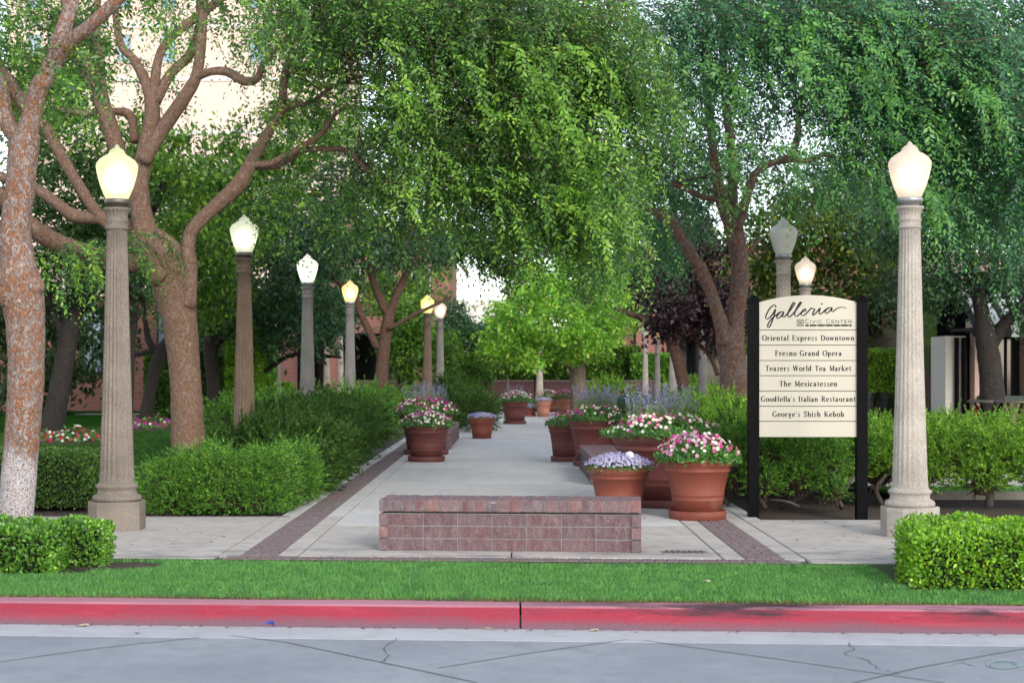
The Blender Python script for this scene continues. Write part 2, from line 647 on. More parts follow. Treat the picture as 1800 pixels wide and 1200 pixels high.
leaf_mat('mid_leaf', (0.016, 0.048, 0.010), (0.07, 0.15, 0.022), 0.4, 0.45, (0.17, 0.26, 0.035), gain=1.7)
leaf_mat('blue_leaf', (0.014, 0.038, 0.022), (0.045, 0.10, 0.05), 0.3, 0.45, (0.08, 0.16, 0.07), gain=1.5)
leaf_mat('bright_leaf', (0.05, 0.13, 0.022), (0.13, 0.25, 0.04), 0.42, 0.5, (0.24, 0.34, 0.06), gain=2.3, vr=.5)
leaf_mat('plum_leaf', (0.022, 0.010, 0.016), (0.055, 0.024, 0.034), 0.15, 0.5, gain=1.0)
leaf_mat('olive_leaf', (0.022, 0.05, 0.010), (0.065, 0.11, 0.018), 0.4, 0.5, (0.19, 0.19, 0.025), gain=1.4)
leaf_mat('box_leaf', (0.022, 0.065, 0.012), (0.075, 0.17, 0.022), 0.25, 0.35, (0.15, 0.28, 0.035), spec=0.5)
leaf_mat('box_leaf_bright', (0.035, 0.095, 0.012), (0.13, 0.26, 0.02), 0.3, 0.35, (0.22, 0.36, 0.03), spec=0.5)
leaf_mat('box_leaf_dark', (0.018, 0.045, 0.010), (0.05, 0.10, 0.016), 0.2, 0.4, spec=0.4)
leaf_mat('juniper_leaf', (0.020, 0.050, 0.014), (0.055, 0.125, 0.02), 0.2, 0.55, (0.10, 0.20, 0.025), spec=0.2, gain=2.4, vs=7, vr=0.45)
leaf_mat('juniper_dark', (0.016, 0.040, 0.012), (0.038, 0.085, 0.017), 0.2, 0.55, (0.075, 0.14, 0.022), spec=0.2, gain=1.45, vs=7, vr=0.45)
leaf_mat('juniper_bright', (0.045, 0.10, 0.018), (0.11, 0.21, 0.03), 0.3, 0.55, (0.18, 0.29, 0.05), spec=0.25, gain=2.0, vs=7, vr=0.5)
leaf_mat('grass_blade', (0.028, 0.085, 0.024), (0.07, 0.17, 0.05), 0.35, 0.45, (0.11, 0.21, 0.08), vs=5, vr=0.28, gain=2.3)
leaf_mat('lawn_blade_shaded', (0.016, 0.05, 0.010), (0.04, 0.10, 0.02), 0.3, 0.6, (0.06, 0.13, 0.03), spec=0.2, gain=1.5)  # darker copy of the grass: tree shade put into the colour
leaf_mat('grass_dry', (0.06, 0.045, 0.022), (0.12, 0.095, 0.05), 0.25, 0.7)
leaf_mat('flower_leaf', (0.018, 0.055, 0.014), (0.045, 0.115, 0.022), 0.25, 0.35, (0.07, 0.16, 0.03), spec=0.5)
leaf_mat('sage_leaf', (0.05, 0.085, 0.035), (0.10, 0.155, 0.06), 0.25, 0.6)
leaf_mat('petal_white', (0.72, 0.72, 0.68), (0.82, 0.82, 0.80), 0.3, 0.6)
leaf_mat('petal_pink', (0.62, 0.20, 0.42), (0.70, 0.36, 0.58), 0.3, 0.6)
leaf_mat('petal_magenta', (0.50, 0.03, 0.25), (0.60, 0.06, 0.34), 0.3, 0.6)
leaf_mat('petal_purple', (0.30, 0.02, 0.24), (0.40, 0.05, 0.33), 0.3, 0.6)
leaf_mat('petal_red', (0.42, 0.012, 0.03), (0.52, 0.02, 0.05), 0.3, 0.6)
leaf_mat('petal_lilac', (0.34, 0.30, 0.66), (0.50, 0.46, 0.78), 0.3, 0.6)
leaf_mat('petal_lavender', (0.17, 0.15, 0.36), (0.30, 0.28, 0.52), 0.25, 0.7)


def kerb_mat():
    m, n, l, bs = nodes_of('kerb_paint')
    v = world_pos(n)
    sep = n.new('ShaderNodeSeparateXYZ')
    l.new(v, sep.inputs[0])
    mp = n.new('ShaderNodeMapping')
    mp.inputs['Scale'].default_value = (0.35, 1, 2.6)
    l.new(v, mp.inputs[0])
    a = noise(n, l, 4.5, 9, mp.outputs[0], 0.7)
    sc2 = noise(n, l, 1.6, 8, mp.outputs[0], 0.7)
    f = noise(n, l, 130, 3, v)
    red = ramp(n, [(0.3, (0.25, 0.042, 0.065)), (0.55, (0.33, 0.032, 0.056)), (0.75, (0.36, 0.08, 0.105))])
    l.new(a.outputs[0], red.inputs[0])
    # paint worn off towards the gutter
    ma = n.new('ShaderNodeMath')
    ma.operation = 'MULTIPLY_ADD'
    l.new(a.outputs[0], ma.inputs[0])
    ma.inputs[1].default_value = 0.10
    l.new(sep.outputs[2], ma.inputs[2])
    w = thr(n, l, ma.outputs[0], -0.02, -0.09)
    c = mix(n, l, w, red.outputs[0], (0.17, 0.095, 0.12))
    # faded pink top
    tp = thr(n, l, sep.outputs[2], -0.014, -0.004)
    c = mix(n, l, tp, c, (0.47, 0.21, 0.25))
    # black tyre scuffs, mostly on the right hand piece
    xk = thr(n, l, sep.outputs[0], -0.2, 1.2)
    zk = thr(n, l, sep.outputs[2], -0.085, -0.045)
    sm = thr(n, l, sc2.outputs[0], 0.46, 0.56)
    m1 = n.new('ShaderNodeMath')
    m1.operation = 'MULTIPLY'
    l.new(sm, m1.inputs[0])
    l.new(zk, m1.inputs[1])
    m2 = n.new('ShaderNodeMath')
    m2.operation = 'MULTIPLY_ADD'
    l.new(xk, m2.inputs[0])
    m2.inputs[1].default_value = 0.85
    m2.inputs[2].default_value = 0.12
    m4 = n.new('ShaderNodeMath')
    m4.operation = 'MULTIPLY'
    l.new(m1.outputs[0], m4.inputs[0])
    l.new(m2.outputs[0], m4.inputs[1])
    c = mix(n, l, m4.outputs[0], c, (0.05, 0.028, 0.035))
    sp = ramp(n, [(0.3, (0.8, 0.8, 0.8)), (0.65, (1.1, 1.1, 1.1))])
    l.new(f.outputs[0], sp.inputs[0])
    c = mix(n, l, 1.0, c, sp.outputs[0], 'MULTIPLY')
    l.new(c, bs.inputs['Base Color'])
    bs.inputs['Roughness'].default_value = 0.75
    bs.inputs['Specular IOR Level'].default_value = 0.25
    bump(n, l, bs, f.outputs[0], 0.25, 0.003)
    MATS['kerb_paint'] = m


kerb_mat()


def glow_glass(name, tint, bulb, power, clear=0.25, solid=0.35):
    m, n, l, bs = nodes_of(name)
    tr = n.new('ShaderNodeBsdfTranslucent')
    tr.inputs['Color'].default_value = (*tint, 1)
    rf = n.new('ShaderNodeBsdfRefraction')
    rf.inputs['Color'].default_value = (*tint, 1)
    rf.inputs['IOR'].default_value = 1.4
    rf.inputs['Roughness'].default_value = 1.0
    bs.inputs['Base Color'].default_value = (*[0.75 * t for t in tint], 1)
    bs.inputs['Roughness'].default_value = 0.35
    m1 = n.new('ShaderNodeMixShader')
    m1.inputs[0].default_value = clear
    l.new(tr.outputs[0], m1.inputs[1])
    l.new(rf.outputs[0], m1.inputs[2])
    m2 = n.new('ShaderNodeMixShader')
    m2.inputs[0].default_value = solid
    l.new(m1.outputs[0], m2.inputs[1])
    l.new(bs.outputs[0], m2.inputs[2])
    l.new(m2.outputs[0], n['Material Output'].inputs[0])
    MATS[name] = m
    b, n, l, bs = nodes_of(name + '_bulb')
    bs.inputs['Base Color'].default_value = (0.8, 0.8, 0.8, 1)
    bs.inputs['Emission Color'].default_value = (*bulb, 1)
    bs.inputs['Emission Strength'].default_value = power
    MATS[name + '_bulb'] = b


glow_glass('globe_green', (0.88, 0.91, 0.66), (1.0, 1.0, 0.74), 3.6, .45)
glow_glass('globe_warm', (0.97, 0.89, 0.80), (1.0, 0.86, 0.68), 2.4, .45)
glow_glass('globe_white', (0.95, 0.93, 0.84), (1.0, 0.95, 0.80), 5.5, .4)
glow_glass('globe_clear', (0.90, 0.92, 0.78), (1.0, 1.0, 0.84), 3.2, .5)
glow_glass('globe_amber', (0.95, 0.80, 0.52), (1.0, 0.80, 0.46), 5, .35)
glow_glass('globe_yellow', (0.95, 0.90, 0.50), (1.0, 0.94, 0.50), 4.4, .35)
glow_glass('globe_dead', (0.95, 0.93, 0.84), (1, 1, 1), 0, .05, .85)


# ================================================================== THE SETTING
SK = -0.06                                  # the street runs slightly askew to the walk

struct(MB().box(-700, 700, -300, 1200, -0.6, -0.3).build('ground', MATS['earth']))
# street, gutter, kerb
o = struct(MB().add([(-60, -40, -0.155), (60, -40, -0.155), (60, 10.02 + SK * 60, -0.155), (-60, 10.02 - SK * 60, -0.155)], [(0, 1, 2, 3)]).build('street', MATS['street_concrete']))
street = o


def flat_line(pts, w, z, n=6, jit=0.0):
    """thin flat strip along ground points"""
    p = np.array([q[:2] for q in pts])
    if jit:
        p = np.array(smooth_path(p, 4))
        p = p + RNG.normal(0, jit, p.shape)
    mb = MB()
    t = np.gradient(p, axis=0)
    t /= np.linalg.norm(t, axis=1)[:, None]
    nn = np.stack([-t[:, 1], t[:, 0]], 1)
    ww = w * (1 + (RNG.uniform(-0.5, 0.5, len(p)) if jit else 0))
    ww = np.broadcast_to(ww, (len(p),))[:, None]
    L = p + nn * ww / 2
    R = p - nn * ww / 2
    V = [(*a, z) for a in L] + [(*a, z) for a in R]
    k = len(p)
    F = [(i, k + i, k + i + 1, i + 1) for i in range(k - 1)]
    mb.add(V, F)
    return mb


zS = -0.155
for pts in ([(-200, 1190), (0, 1163), (180, 1138), (350, 1120)], [(405, 1117), (500, 1128), (700, 1170), (840, 1200)],
            [(770, 1174), (930, 1148), (1100, 1124)], [(1130, 1125), (1200, 1135), (1400, 1163), (1660, 1200)],
            [(1500, 1200), (1620, 1172), (1800, 1140)]):
    flat_line([G(x, y, zS) for x, y in pts], 0.010, zS + 0.004).build('slab_joint', MATS['crack_dark'], street)
for pts in ([(697, 1122), (672, 1140), (683, 1152), (675, 1163), (690, 1170)],
            [(1490, 1130), (1500, 1140), (1487, 1150), (1520, 1160), (1540, 1172), (1565, 1180), (1580, 1184)]):
    flat_line([G(x, y, zS) for x, y in pts], 0.007, zS + 0.004, jit=0.012).build('crack', MATS['crack_dark'], street)
th = np.linspace(0, 4 * pi, 40)
flat_line([G(1765 + 32 * cos(t) * (1 - t / 30), 1168 + 8 * sin(t) * (1 - t / 40), zS) for t in th], 0.012, zS + 0.0045).build('chalk_mark', MATS['chalk_green'], street)
flat_line([G(1665 + 8 * k, 1163 + 2.4 * abs(k - 3), zS) for k in range(7)], 0.012, zS + 0.0045).build('chalk_mark', MATS['chalk_green'], street)

gut = MB()
gut.box(-60, 60, 10.0, 10.50, -0.3, -0.1525, 0, SK)
struct(gut.build('gutter', MATS['gutter_concrete']))
kerb = bpy.data.objects.new('kerb', None)
COL.objects.link(kerb)
struct(kerb)
KY0, KY1 = 10.46, 10.68
xs = [-12.0, -6.0, 0.077, 6.2, 12.0]
for a, b in zip(xs[:-1], xs[1:]):
    mb = MB()
    a2, b2 = a + 0.007, b - 0.007
    prof = [(KY0 - 0.02, -0.16), (KY0, -0.02), (KY0 + 0.012, -0.006), (KY0 + 0.03, 0.0), (KY1, 0.0), (KY1, -0.16)]
    nx = 24
    V = []
    for i in range(nx + 1):
        x = a2 + (b2 - a2) * i / nx
        for (y, z) in prof:
            V.append((x, y + SK * x + 0.003 * sin(x * 5), z + 0.0025 * sin(x * 3.1 + y)))
    k = len(prof)
    F = [(i * k + j, (i + 1) * k + j, (i + 1) * k + j + 1, i * k + j + 1) for i in range(nx) for j in range(k - 1)]
    F += [tuple(range(k)), tuple(reversed(range(nx * k, nx * k + k)))]
    mb.add(V, F)
    mb.build('kerbstone', MATS['kerb_paint'], kerb)
struct(MB().box(-12, 12, KY0 + 0.02, KY1 - 0.01, -0.29, -0.06, 0, SK).build('kerb_bed', MATS['joint_dark']))

# planted ground behind the kerb
struct(MB().box(-90, 90, KY1 + 0.002, 160, -0.28, -0.045, 0, SK).build('garden_soil', MATS['soil']))
FRONT = 12.97                              # line where grass meets the pavement (at x = 0)
lv = MB().box(-11, 11, KY1 + 0.01, FRONT - 0.02, -0.04, -0.002, 0, SK)
struct(lv.build('verge_turf', MATS['lawn_thatch']))
struct(MB().box(-40, -4.3, 18.9, 90, -0.04, 0.0).build('garden_lawn', MATS['lawn_turf']))
struct(MB().box(4.9, 30, 19.7, 21.2, -0.04, 0.01).build('side_lawn', MATS['lawn_turf']))
struct(MB().box(4.9, 40, 21.25, 30.5, -0.04, 0.0).build('cafe_terrace', MATS['pavement_concrete']))

# pavement and walk: separate slabs with open joints on a dark bed
struct(MB().box(-13, 13, FRONT, 17.0, -0.044, -0.022, 0, SK * 0.9).build('pavement_bed', MATS['joint_dark']))
struct(MB().box(-2.75, 2.75, 17.6, 66, -0.044, -0.022).build('walk_bed', MATS['joint_dark']))
pave = bpy.data.objects.new('pavement', None)
COL.objects.link(pave)
struct(pave)
walk = bpy.data.objects.new('garden_walk', None)
COL.objects.link(walk)
struct(walk)
J = 0.007


def slab(parent, x0, x1, y0, y1, name='slab', sh0=0.0, sh1=0.0, z=0.0, mat=None):
    mat = mat or ('walk_concrete_lifted' if parent is walk and y0 > 15 else 'pavement_concrete')
    b = 0.006
    V = []
    for (zz, i) in ((-0.03, 0), (z - b, 0), (z, b)):
        for (x, y, sh) in ((x0 + J + i, y0 + J + i, sh0), (x1 - J - i, y0 + J + i, sh0), (x1 - J - i, y1 - J - i, sh1), (x0 + J + i, y1 - J - i, sh1)):
            V.append((x, y + sh * x, zz))
    F = [(8, 9, 10, 11)] + [(r + i, r + (i + 1) % 4, r + 4 + (i + 1) % 4, r + 4 + i) for r in (0, 4) for i in range(4)]
    MB().add(V, F).build(name, MATS[mat], parent)


BR = 0.105
YF = FRONT + 0.24                           # behind the front brick course
# front soldier course along the grass
bm_s = None
brick_me = {}


def brick_obj(parent, cx, cy, w, d, rz=0.0, z=0.0, mat='paving_brick', h=0.06, name='brick'):
    key = (round(w, 4), round(d, 4), round(h, 4), mat)
    if key not in brick_me:
        mb = MB().box(-w / 2, w / 2, -d / 2, d / 2, -h, 0, 0.004)
        me = bpy.data.meshes.new('brick')
        me.from_pydata(mb.v, [], mb.f)
        me.materials.append(MATS[mat])
        me.update()
        brick_me[key] = me
    o = bpy.data.objects.new(name, brick_me[key])
    COL.objects.link(o)
    o.parent = parent
    o.location = (cx, cy, z + random.uniform(-0.0018, 0.0018))
    o.rotation_euler = (random.uniform(-0.004, 0.004), random.uniform(-0.004, 0.004), rz + random.uniform(-0.004, 0.004))
    return o


course = bpy.data.objects.new('brick_edging', None)
COL.objects.link(course)
struct(course)
struct(MB().box(-2.45, 2.45, FRONT + 0.002, YF, -0.04, -0.008, 0, SK).build('edging_mortar', MATS['mortar']))
x = -2.40
while x < 2.40:
    brick_obj(course, x, FRONT + 0.118 + SK * x, 0.093, 0.2, math.atan(SK))
    x += BR
# course at the back of the left pavement, against the beds
struct(MB().box(-8.0, -2.36, 16.88, 17.02, -0.04, -0.009).build('back_edging_mortar', MATS['mortar']))
x = -7.9
while x < -2.38:
    brick_obj(course, x, 16.95, 0.195, 0.10)
    x += 0.207
# long brick bands beside the walk
for s in (-1, 1):
    xa, xb = (2.02, 2.34) if s > 0 else (-2.34, -2.02)
    band = bpy.data.objects.new('brick_band', None)
    COL.objects.link(band)
    struct(band)
    y0 = YF + SK * (xa + xb) / 2 + 0.06
    y1 = 60 if s < 0 else 60
    struct(MB().box(xa - 0.002, xb + 0.002, y0 - 0.08, y1, -0.04, -0.007).build('band_mortar', MATS['mortar']))
    y = y0
    k = 0
    far = MB()
    while y < y1 - 0.1:
        cut = 0.205 if k % 2 == 0 else 0.105
        if k < 148:
            brick_obj(band, xa + cut / 2 + 0.003, y, cut - 0.008, 0.094)
            brick_obj(band, (xa + cut + xb) / 2 + 0.003, y, xb - xa - cut - 0.010, 0.094)
        else:
            dz = random.uniform(-0.003, 0.001)
            far.box(xa + 0.004, xa + cut - 0.004, y - 0.047, y + 0.047, -0.03, dz)
            far.box(xa + cut + 0.004, xb - 0.004, y - 0.047, y + 0.047, -0.03, dz)
        y += BR
        k += 1
    f = far.build('far_bricks', MATS['paving_brick'], band)
    f['kind'] = 'stuff'
    # slim concrete borders each side of the band
    ys = [y0 - 0.06, 17.05, 21.5, 26, 31, 36, 42, 50, 60]
    for a, b in zip(ys[:-1], ys[1:]):
        slab(walk, xa - 0.19, xa, a, b, 'border_slab', z=-0.001)
        slab(walk, xb, xb + 0.19, a, b, 'border_slab', z=-0.001)
# walk slabs between the bands
ys = [YF, 15.95, 18.6, 22.0, 25.7, 29.4, 33.0, 37.0, 41, 45, 50, 55, 60]
for i, (a, b) in enumerate(zip(ys[:-1], ys[1:])):
    slab(walk, -1.83, 0.02 if i == 0 else 1.83, a, b, sh0=SK if i == 0 else 0)
    if i == 0:
        slab(walk, 0.02, 1.83, a, b, sh0=SK)
# pavement slabs to the left and right
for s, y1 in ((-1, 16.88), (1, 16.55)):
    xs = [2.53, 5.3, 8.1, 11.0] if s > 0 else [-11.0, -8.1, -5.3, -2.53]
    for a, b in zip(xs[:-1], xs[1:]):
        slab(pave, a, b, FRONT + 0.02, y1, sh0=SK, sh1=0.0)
slab(walk, 2.53, 2.72, 16.55, 18.6)
# far cross walk and side path
struct(MB().box(-40, 40, 66, 70, -0.04, 0.003).build('cross_walk', MATS['pavement_concrete']))
struct(MB().box(-16, -6, 56.5, 58.0, -0.04, 0.004).build('side_path', MATS['pavement_concrete']))

# drain grate in the pavement
gr = thing('drain_grate', G(1205, 971), 'small flat drain grate set in the pavement right of the front bench', 'drain')
c = np.array(gr['base'])
mb = MB()
mb.box(c[0] - .20, c[0] + .20, c[1] - .13, c[1] + .13, 0.001, 0.006)
mb.build('frame', MATS['grey_metal'], gr)
for k in range(7):
    MB().box(c[0] - .17 + k * .05, c[0] - .14 + k * .05, c[1] - .11, c[1] + .11, 0.006, 0.011).build('bar', MATS['aged_metal'], gr)


# ================================================================== BRICK BENCHES
def brick_bench(cx, cy, rz, L, D, H, label):
    t = thing('brick_bench', (cx, cy, 0), label, 'bench')
    t.rotation_euler = (0, 0, rz)
    t['base'] = (0, 0, 0)
    core = MB().box(-L / 2 + .012, L / 2 - .012, -D / 2 + 0.034, D / 2 - 0.034, -0.02, H - 0.122)
    core.box(-L / 2 + .09, L / 2 - .09, -D / 2 + 0.14, D / 2 - 0.14, H - 0.122, H - 0.10)
    core.box(-L / 2 + .012, L / 2 - .012, -D / 2 + 0.012, D / 2 - 0.012, H - 0.10, H - 0.006)
    core.build('mortar', MATS['mortar'], t)
    n = round(L / 0.1055)
    p = L / n
    for i in range(n):
        x = -L / 2 + p * (i + .5)
        for (yy) in (-D / 4, D / 4):
            brick_obj(t, x, yy, p - 0.011, D / 2 - 0.010, 0, H, 'bench_brick', 0.103)
    # recessed panel of long bricks on both long faces
    rows = 3
    pan = H - 0.108 - (0.014 if L < 3 else 0)
    rh = pan / rows
    inner = L - 0.18
    nb = max(3, round(inner / 0.308))
    w = inner / nb
    for sy in (-1, 1):
        for r in range(rows):
            for i in range(nb):
                x = -inner / 2 + w * (i + .5)
                brick_obj(t, x, sy * (D / 2 - 0.028 - 0.045), w - 0.010, 0.09, 0, rh * (r + 1) - 0.006, 'panel_brick', rh - 0.010)
    # end piers
    for sx in (-1, 1):
        for r in range(rows):
            m = 2 if D > 0.4 else 1
            for q in range(m):
                d = D / m
                brick_obj(t, sx * (L / 2 - 0.045), -D / 2 + d * (q + .5), 0.084, d - 0.010, 0, rh * (r + 1) - 0.005, 'bench_brick', rh - 0.010)
    return t


brick_bench(0.02, 13.88, math.atan(-0.075), 2.34, 0.52, 0.455, 'low brick bench on the pavement behind the grass verge')
brick_bench(1.42, 23.3, pi / 2, 3.4, 0.56, 0.40, 'brick bench beside the walk behind the terracotta pots on the right')
brick_bench(-1.46, 33.9, pi / 2, 5.0, 0.56, 0.40, 'brick bench beside the walk behind the pots on the left')


# ================================================================== LAMP POSTS
def fluted(mb, prof, fl=20, depth=0.012, seg=120):
    V = []
    F = []
    for (r, z, k) in prof:
        for i in range(seg):
            a = 2 * pi * i / seg
            g = abs(sin(a * fl / 2))
            rr = r - depth * k * (g ** 1.6)
            V.append((rr * cos(a), rr * sin(a), z))
    for k in range(len(prof) - 1):
        for i in range(seg):
            j = (i + 1) % seg
            F.append((k * seg + i, k * seg + j, (k + 1) * seg + j, (k + 1) * seg + i))
    mb.add(V, F)
    return mb


def make_lamp(stone, glass, metal, fl_depth=0.014, bulb_z=3.52, bulb_r=0.085):
    t = thing('street_lamp', (0, 0, 0), 'x', 'lamp', 'globe street lamps')
    # worn octagonal plinth
    prof = [(0.272, -0.03), (0.275, 0.26), (0.262, 0.285), (0.25, 0.292)]
    V = []
    for (r, z) in prof:
        for i in range(8):
            a = pi / 8 + i * pi / 4
            k = 1.0 if i % 2 else 1.0
            x, y = r * cos(a) / cos(pi / 8), r * sin(a) / cos(pi / 8)
            # squarish octagon with narrow corners
            q = 0.272 * 0.95
            V.append((max(-q, min(q, x * 1.18)), max(-q, min(q, y * 1.18)), z + random.uniform(-.004, .004)))
    F = [(k * 8 + i, k * 8 + (i + 1) % 8, (k + 1) * 8 + (i + 1) % 8, (k + 1) * 8 + i) for k in range(3) for i in range(8)]
    F.append(tuple(range(24, 32)))
    MB().add(V, F).build('plinth', MATS[stone], t)
    tor = [(0.20, 0.286), (0.232, 0.292), (0.245, 0.315), (0.238, 0.342), (0.212, 0.356), (0.196, 0.364), (0.190, 0.40), (0.200, 0.42), (0.212, 0.432), (0.210, 0.45), (0.188, 0.462), (0.178, 0.48)]
    MB().lathe(tor, 40).build('base_moulding', MATS[stone], t, True)
    sh = [(0.176, 0.478, 0), (0.174, 0.52, 0.3), (0.171, 0.56, 1)]
    for k in range(1, 13):
        z = 0.56 + (3.0 - 0.56) * k / 12
        u = k / 12
        sh.append((0.171 - 0.068 * u - 0.004 * sin(pi * u), z, 1))
    sh += [(0.104, 3.02, 0.2), (0.104, 3.03, 0)]
    fluted(MB(), sh, 20, fl_depth).build('column', MATS[stone], t, True)
    cp = [(0.117, 3.025, 0), (0.126, 3.032, 0), (0.126, 3.048, 0), (0.113, 3.056, 0), (0.114, 3.10, 0), (0.122, 3.108, 0), (0.122, 3.122, 0), (0.112, 3.13, .4), (0.116, 3.17, 1), (0.128, 3.205, 1), (0.148, 3.222, .6), (0.152, 3.236, 0), (0.146, 3.246, 0), (0.10, 3.25, 0)]
    cp = [(r * .92, z, k) for r, z, k in cp]
    fluted(MB(), cp, 20, fl_depth * .8).build('capital', MATS[stone], t, True)
    co = MB().lathe([(0.092, 3.236), (0.092, 3.285), (0.118, 3.29), (0.123, 3.30), (0.123, 3.33), (0.116, 3.335), (0.10, 3.335)], 32)
    co.build('collar', MATS[metal], t, True)
    gl = [(0.110, 3.336), (0.130, 3.38), (0.158, 3.45), (0.183, 3.53), (0.200, 3.60), (0.209, 3.655), (0.209, 3.68), (0.202, 3.695), (0.198, 3.703), (0.175, 3.735), (0.135, 3.765), (0.098, 3.785), (0.084, 3.80), (0.075, 3.822), (0.060, 3.84), (0.038, 3.852), (0.026, 3.862), (0.018, 3.88), (0.004, 3.892)]
    MB().lathe(gl, 40, cap=False).build('globe', MATS[glass], t, True)
    bl = MB().lathe([(bulb_r * sin(pi * k / 8) + 0.002, bulb_z - bulb_r * 1.3 * cos(pi * k / 8)) for k in range(9)], 14)
    bl.build('bulb', MATS[glass + '_bulb'], t, True)
    return t


LAMPS = [
    # stone, glass, metal, flutes, [(x, y, scale, label)]
    ('aggregate_tan', 'globe_green', 'aged_metal', 0.017, [(-3.97, 15.55, 1.0, 'nearest lamp post on the left with a yellow-green globe, by the mottled trunks')]),
    ('aggregate_brown', 'globe_clear', 'aged_metal', 0.017, [(-3.88, 22.5, 1.0, 'brown fluted lamp post rising from the juniper, second in the left row')]),
    ('aggregate_grey', 'globe_white', 'grey_metal', 0.012, [(-3.94, 30.0, 1.0, 'grey lamp post with brilliant white globe, third in the left row')]),
    ('aggregate_grey', 'globe_amber', 'grey_metal', 0.012, [
        (-4.0, 38.6, 1.0, 'grey lamp post with amber globe half hidden by leaves, fourth in the left row'),
        (2.75, 60.0, 1.0, 'far lamp post whose lit globe peeps through the bright green tree'),
        (6.3, 50.0, 1.0, 'fluted lamp post standing behind the purple-leaved tree'),
        (6.75, 70.0, 0.95, 'far cream lamp post with lit globe in front of the dark glazing'),
    ]),
    ('aggregate_brown', 'globe_yellow', 'aged_metal', 0.017, [(-2.45, 46.0, 1.0, 'dark lamp post with yellow globe crossed by a thin branch')]),
    ('aggregate_grey', 'globe_warm', 'grey_metal', 0.012, [(-2.25, 50.0, 1.0, 'grey lamp post with peach globe just right of the yellow one')]),
    ('aggregate_pale', 'globe_warm', 'grey_metal', 0.007, [
        (3.90, 14.95, 0.985, 'tall pale lamp post with peach globe right of the directory sign'),
        (5.9, 30.6, 1.0, 'lamp whose lit globe rises just above the top of the directory sign'),
    ]),
    ('aggregate_pale', 'globe_dead', 'grey_metal', 0.010, [
        (4.09, 22.9, 1.0, 'unlit lamp with clouded globe behind the left half of the sign'),
        (5.4, 50.5, 1.0, 'pale column lamp beside the leaning trunk of the purple tree'),
        (6.25, 70.5, 0.95, 'far cream lamp post beside the brick corner'),
        (1.30, 66.0, 1.0, 'far cream post standing alone at the end of the walk'),
        (-9.95, 66.0, 1.0, 'far pale column on the round brick planter at left'),
        (-7.9, 66.5, 1.0, 'far pale column, left one of two before the dark arcade'),
        (-7.25, 66.0, 1.0, 'far pale column, right one of two before the dark arcade'),
    ]),
]
for stone, glass, metal, fd, spots in LAMPS:
    L0 = make_lamp(stone, glass, metal, fd, 3.54 if glass != 'globe_white' else 3.50)
    for i, (x, y, s, lab) in enumerate(spots):
        o = L0 if i == 0 else copy_tree(L0)
        place(o, x, y, 0, 0.1 * i, s)
        o['label'] = lab


# ================================================================== DIRECTORY SIGN
YS = 16.9


def sx(px):
    return (px - HX) * YS / FPX


def sz(py):
    return CAMZ - (py - HY) * YS / FPX


sign = thing('directory_sign', (sx(1420), YS, 0), 'cream directory sign board with black posts among the junipers', 'sign')
PW = 0.058
for pxc in (1324, 1514):
    x = sx(pxc)
    post = MB().box(x - PW, x + PW, YS - PW, YS + PW, -0.06, sz(531), 0.004).build('post', MATS['black_paint'], sign)
    cap = MB()
    z = sz(531)
    cap.box(x - PW - .008, x + PW + .008, YS - PW - .008, YS + PW + .008, z + .001, z + .022, 0.004)
    cap.box(x - PW - .002, x + PW + .002, YS - PW - .002, YS + PW + .002, z + .022, z + .03)
    q = PW + .008
    cap.add([(x - q, YS - q, z + .03), (x + q, YS - q, z + .03), (x + q, YS + q, z + .03), (x - q, YS + q, z + .03), (x, YS, z + .085)], [(0, 1, 4), (1, 2, 4), (2, 3, 4), (3, 0, 4)])
    cap.build('post_cap', MATS['black_paint'], post)
xl, xr = sx(1333.2), sx(1506.8)
MB().box(xl - .004, xr + .004, YS - 0.012, YS + 0.02, sz(767), sz(533)).build('backing_board', MATS['black_paint'], sign)
YP = YS - 0.028
rows = [580, 606.5, 633.5, 660, 687, 713.5, 740, 768]
panels = []
# arched head panel
mb = MB()
N = 24
V = []
for yy in (YP, YS - 0.0125):
    for i in range(N + 1):
        u = i / N
        V.append((xl + (xr - xl) * u, yy, sz(531.5) + (sz(519) - sz(531.5)) * (1 - (2 * u - 1) ** 2)))
    V += [(xr, yy, sz(579.4)), (xl, yy, sz(579.4))]
k = N + 3
F = [tuple(range(k - 1, -1, -1)), tuple(range(k, 2 * k))] + [(i, (i + 1) % k, k + (i + 1) % k, k + i) for i in range(k)]
head = mb.add(V, F).build('head_panel', MATS['sign_cream'], sign)
for a, b in zip(rows[:-1], rows[1:]):
    panels.append(MB().box(xl, xr, YP, YS - 0.0125, sz(b - 0.6), sz(a + 0.6)).build('name_panel', MATS['sign_cream'], sign))

# --- a serif alphabet drawn with a broad pen
ST = []


def ell(cx, cy, rx, ry, a0=0, a1=360, n=22):
    return [(cx + rx * cos(radians(a0 + (a1 - a0) * i / n)), cy + ry * sin(radians(a0 + (a1 - a0) * i / n))) for i in range(n + 1)]


TK, TN = 0.165, 0.06


def stm(x, y0, y1, bot=True, top='l'):
    s = [([(x, y0), (x, y1)], TK)]
    if bot:
        s.append(([(x - .15, y0 + .028), (x + .15, y0 + .028)], .056))
    if top == 'b':
        s.append(([(x - .15, y1 - .028), (x + .15, y1 - .028)], .056))
    if top == 'l':
        s.append(([(x - .15, y1 - .035), (x, y1 - .028)], .06))
    return s


def bar(x0, x1, y, w=.058):
    return [([(x0, y), (x1, y)], w)]


def arch(x0, x1):
    return [([(x0, .44), (x0 + .08, .56), (x0 + .17, .615), (x1 - .07, .61), (x1 - .01, .54), (x1, .44)], None)] + stm(x1, 0, .46, True, None)


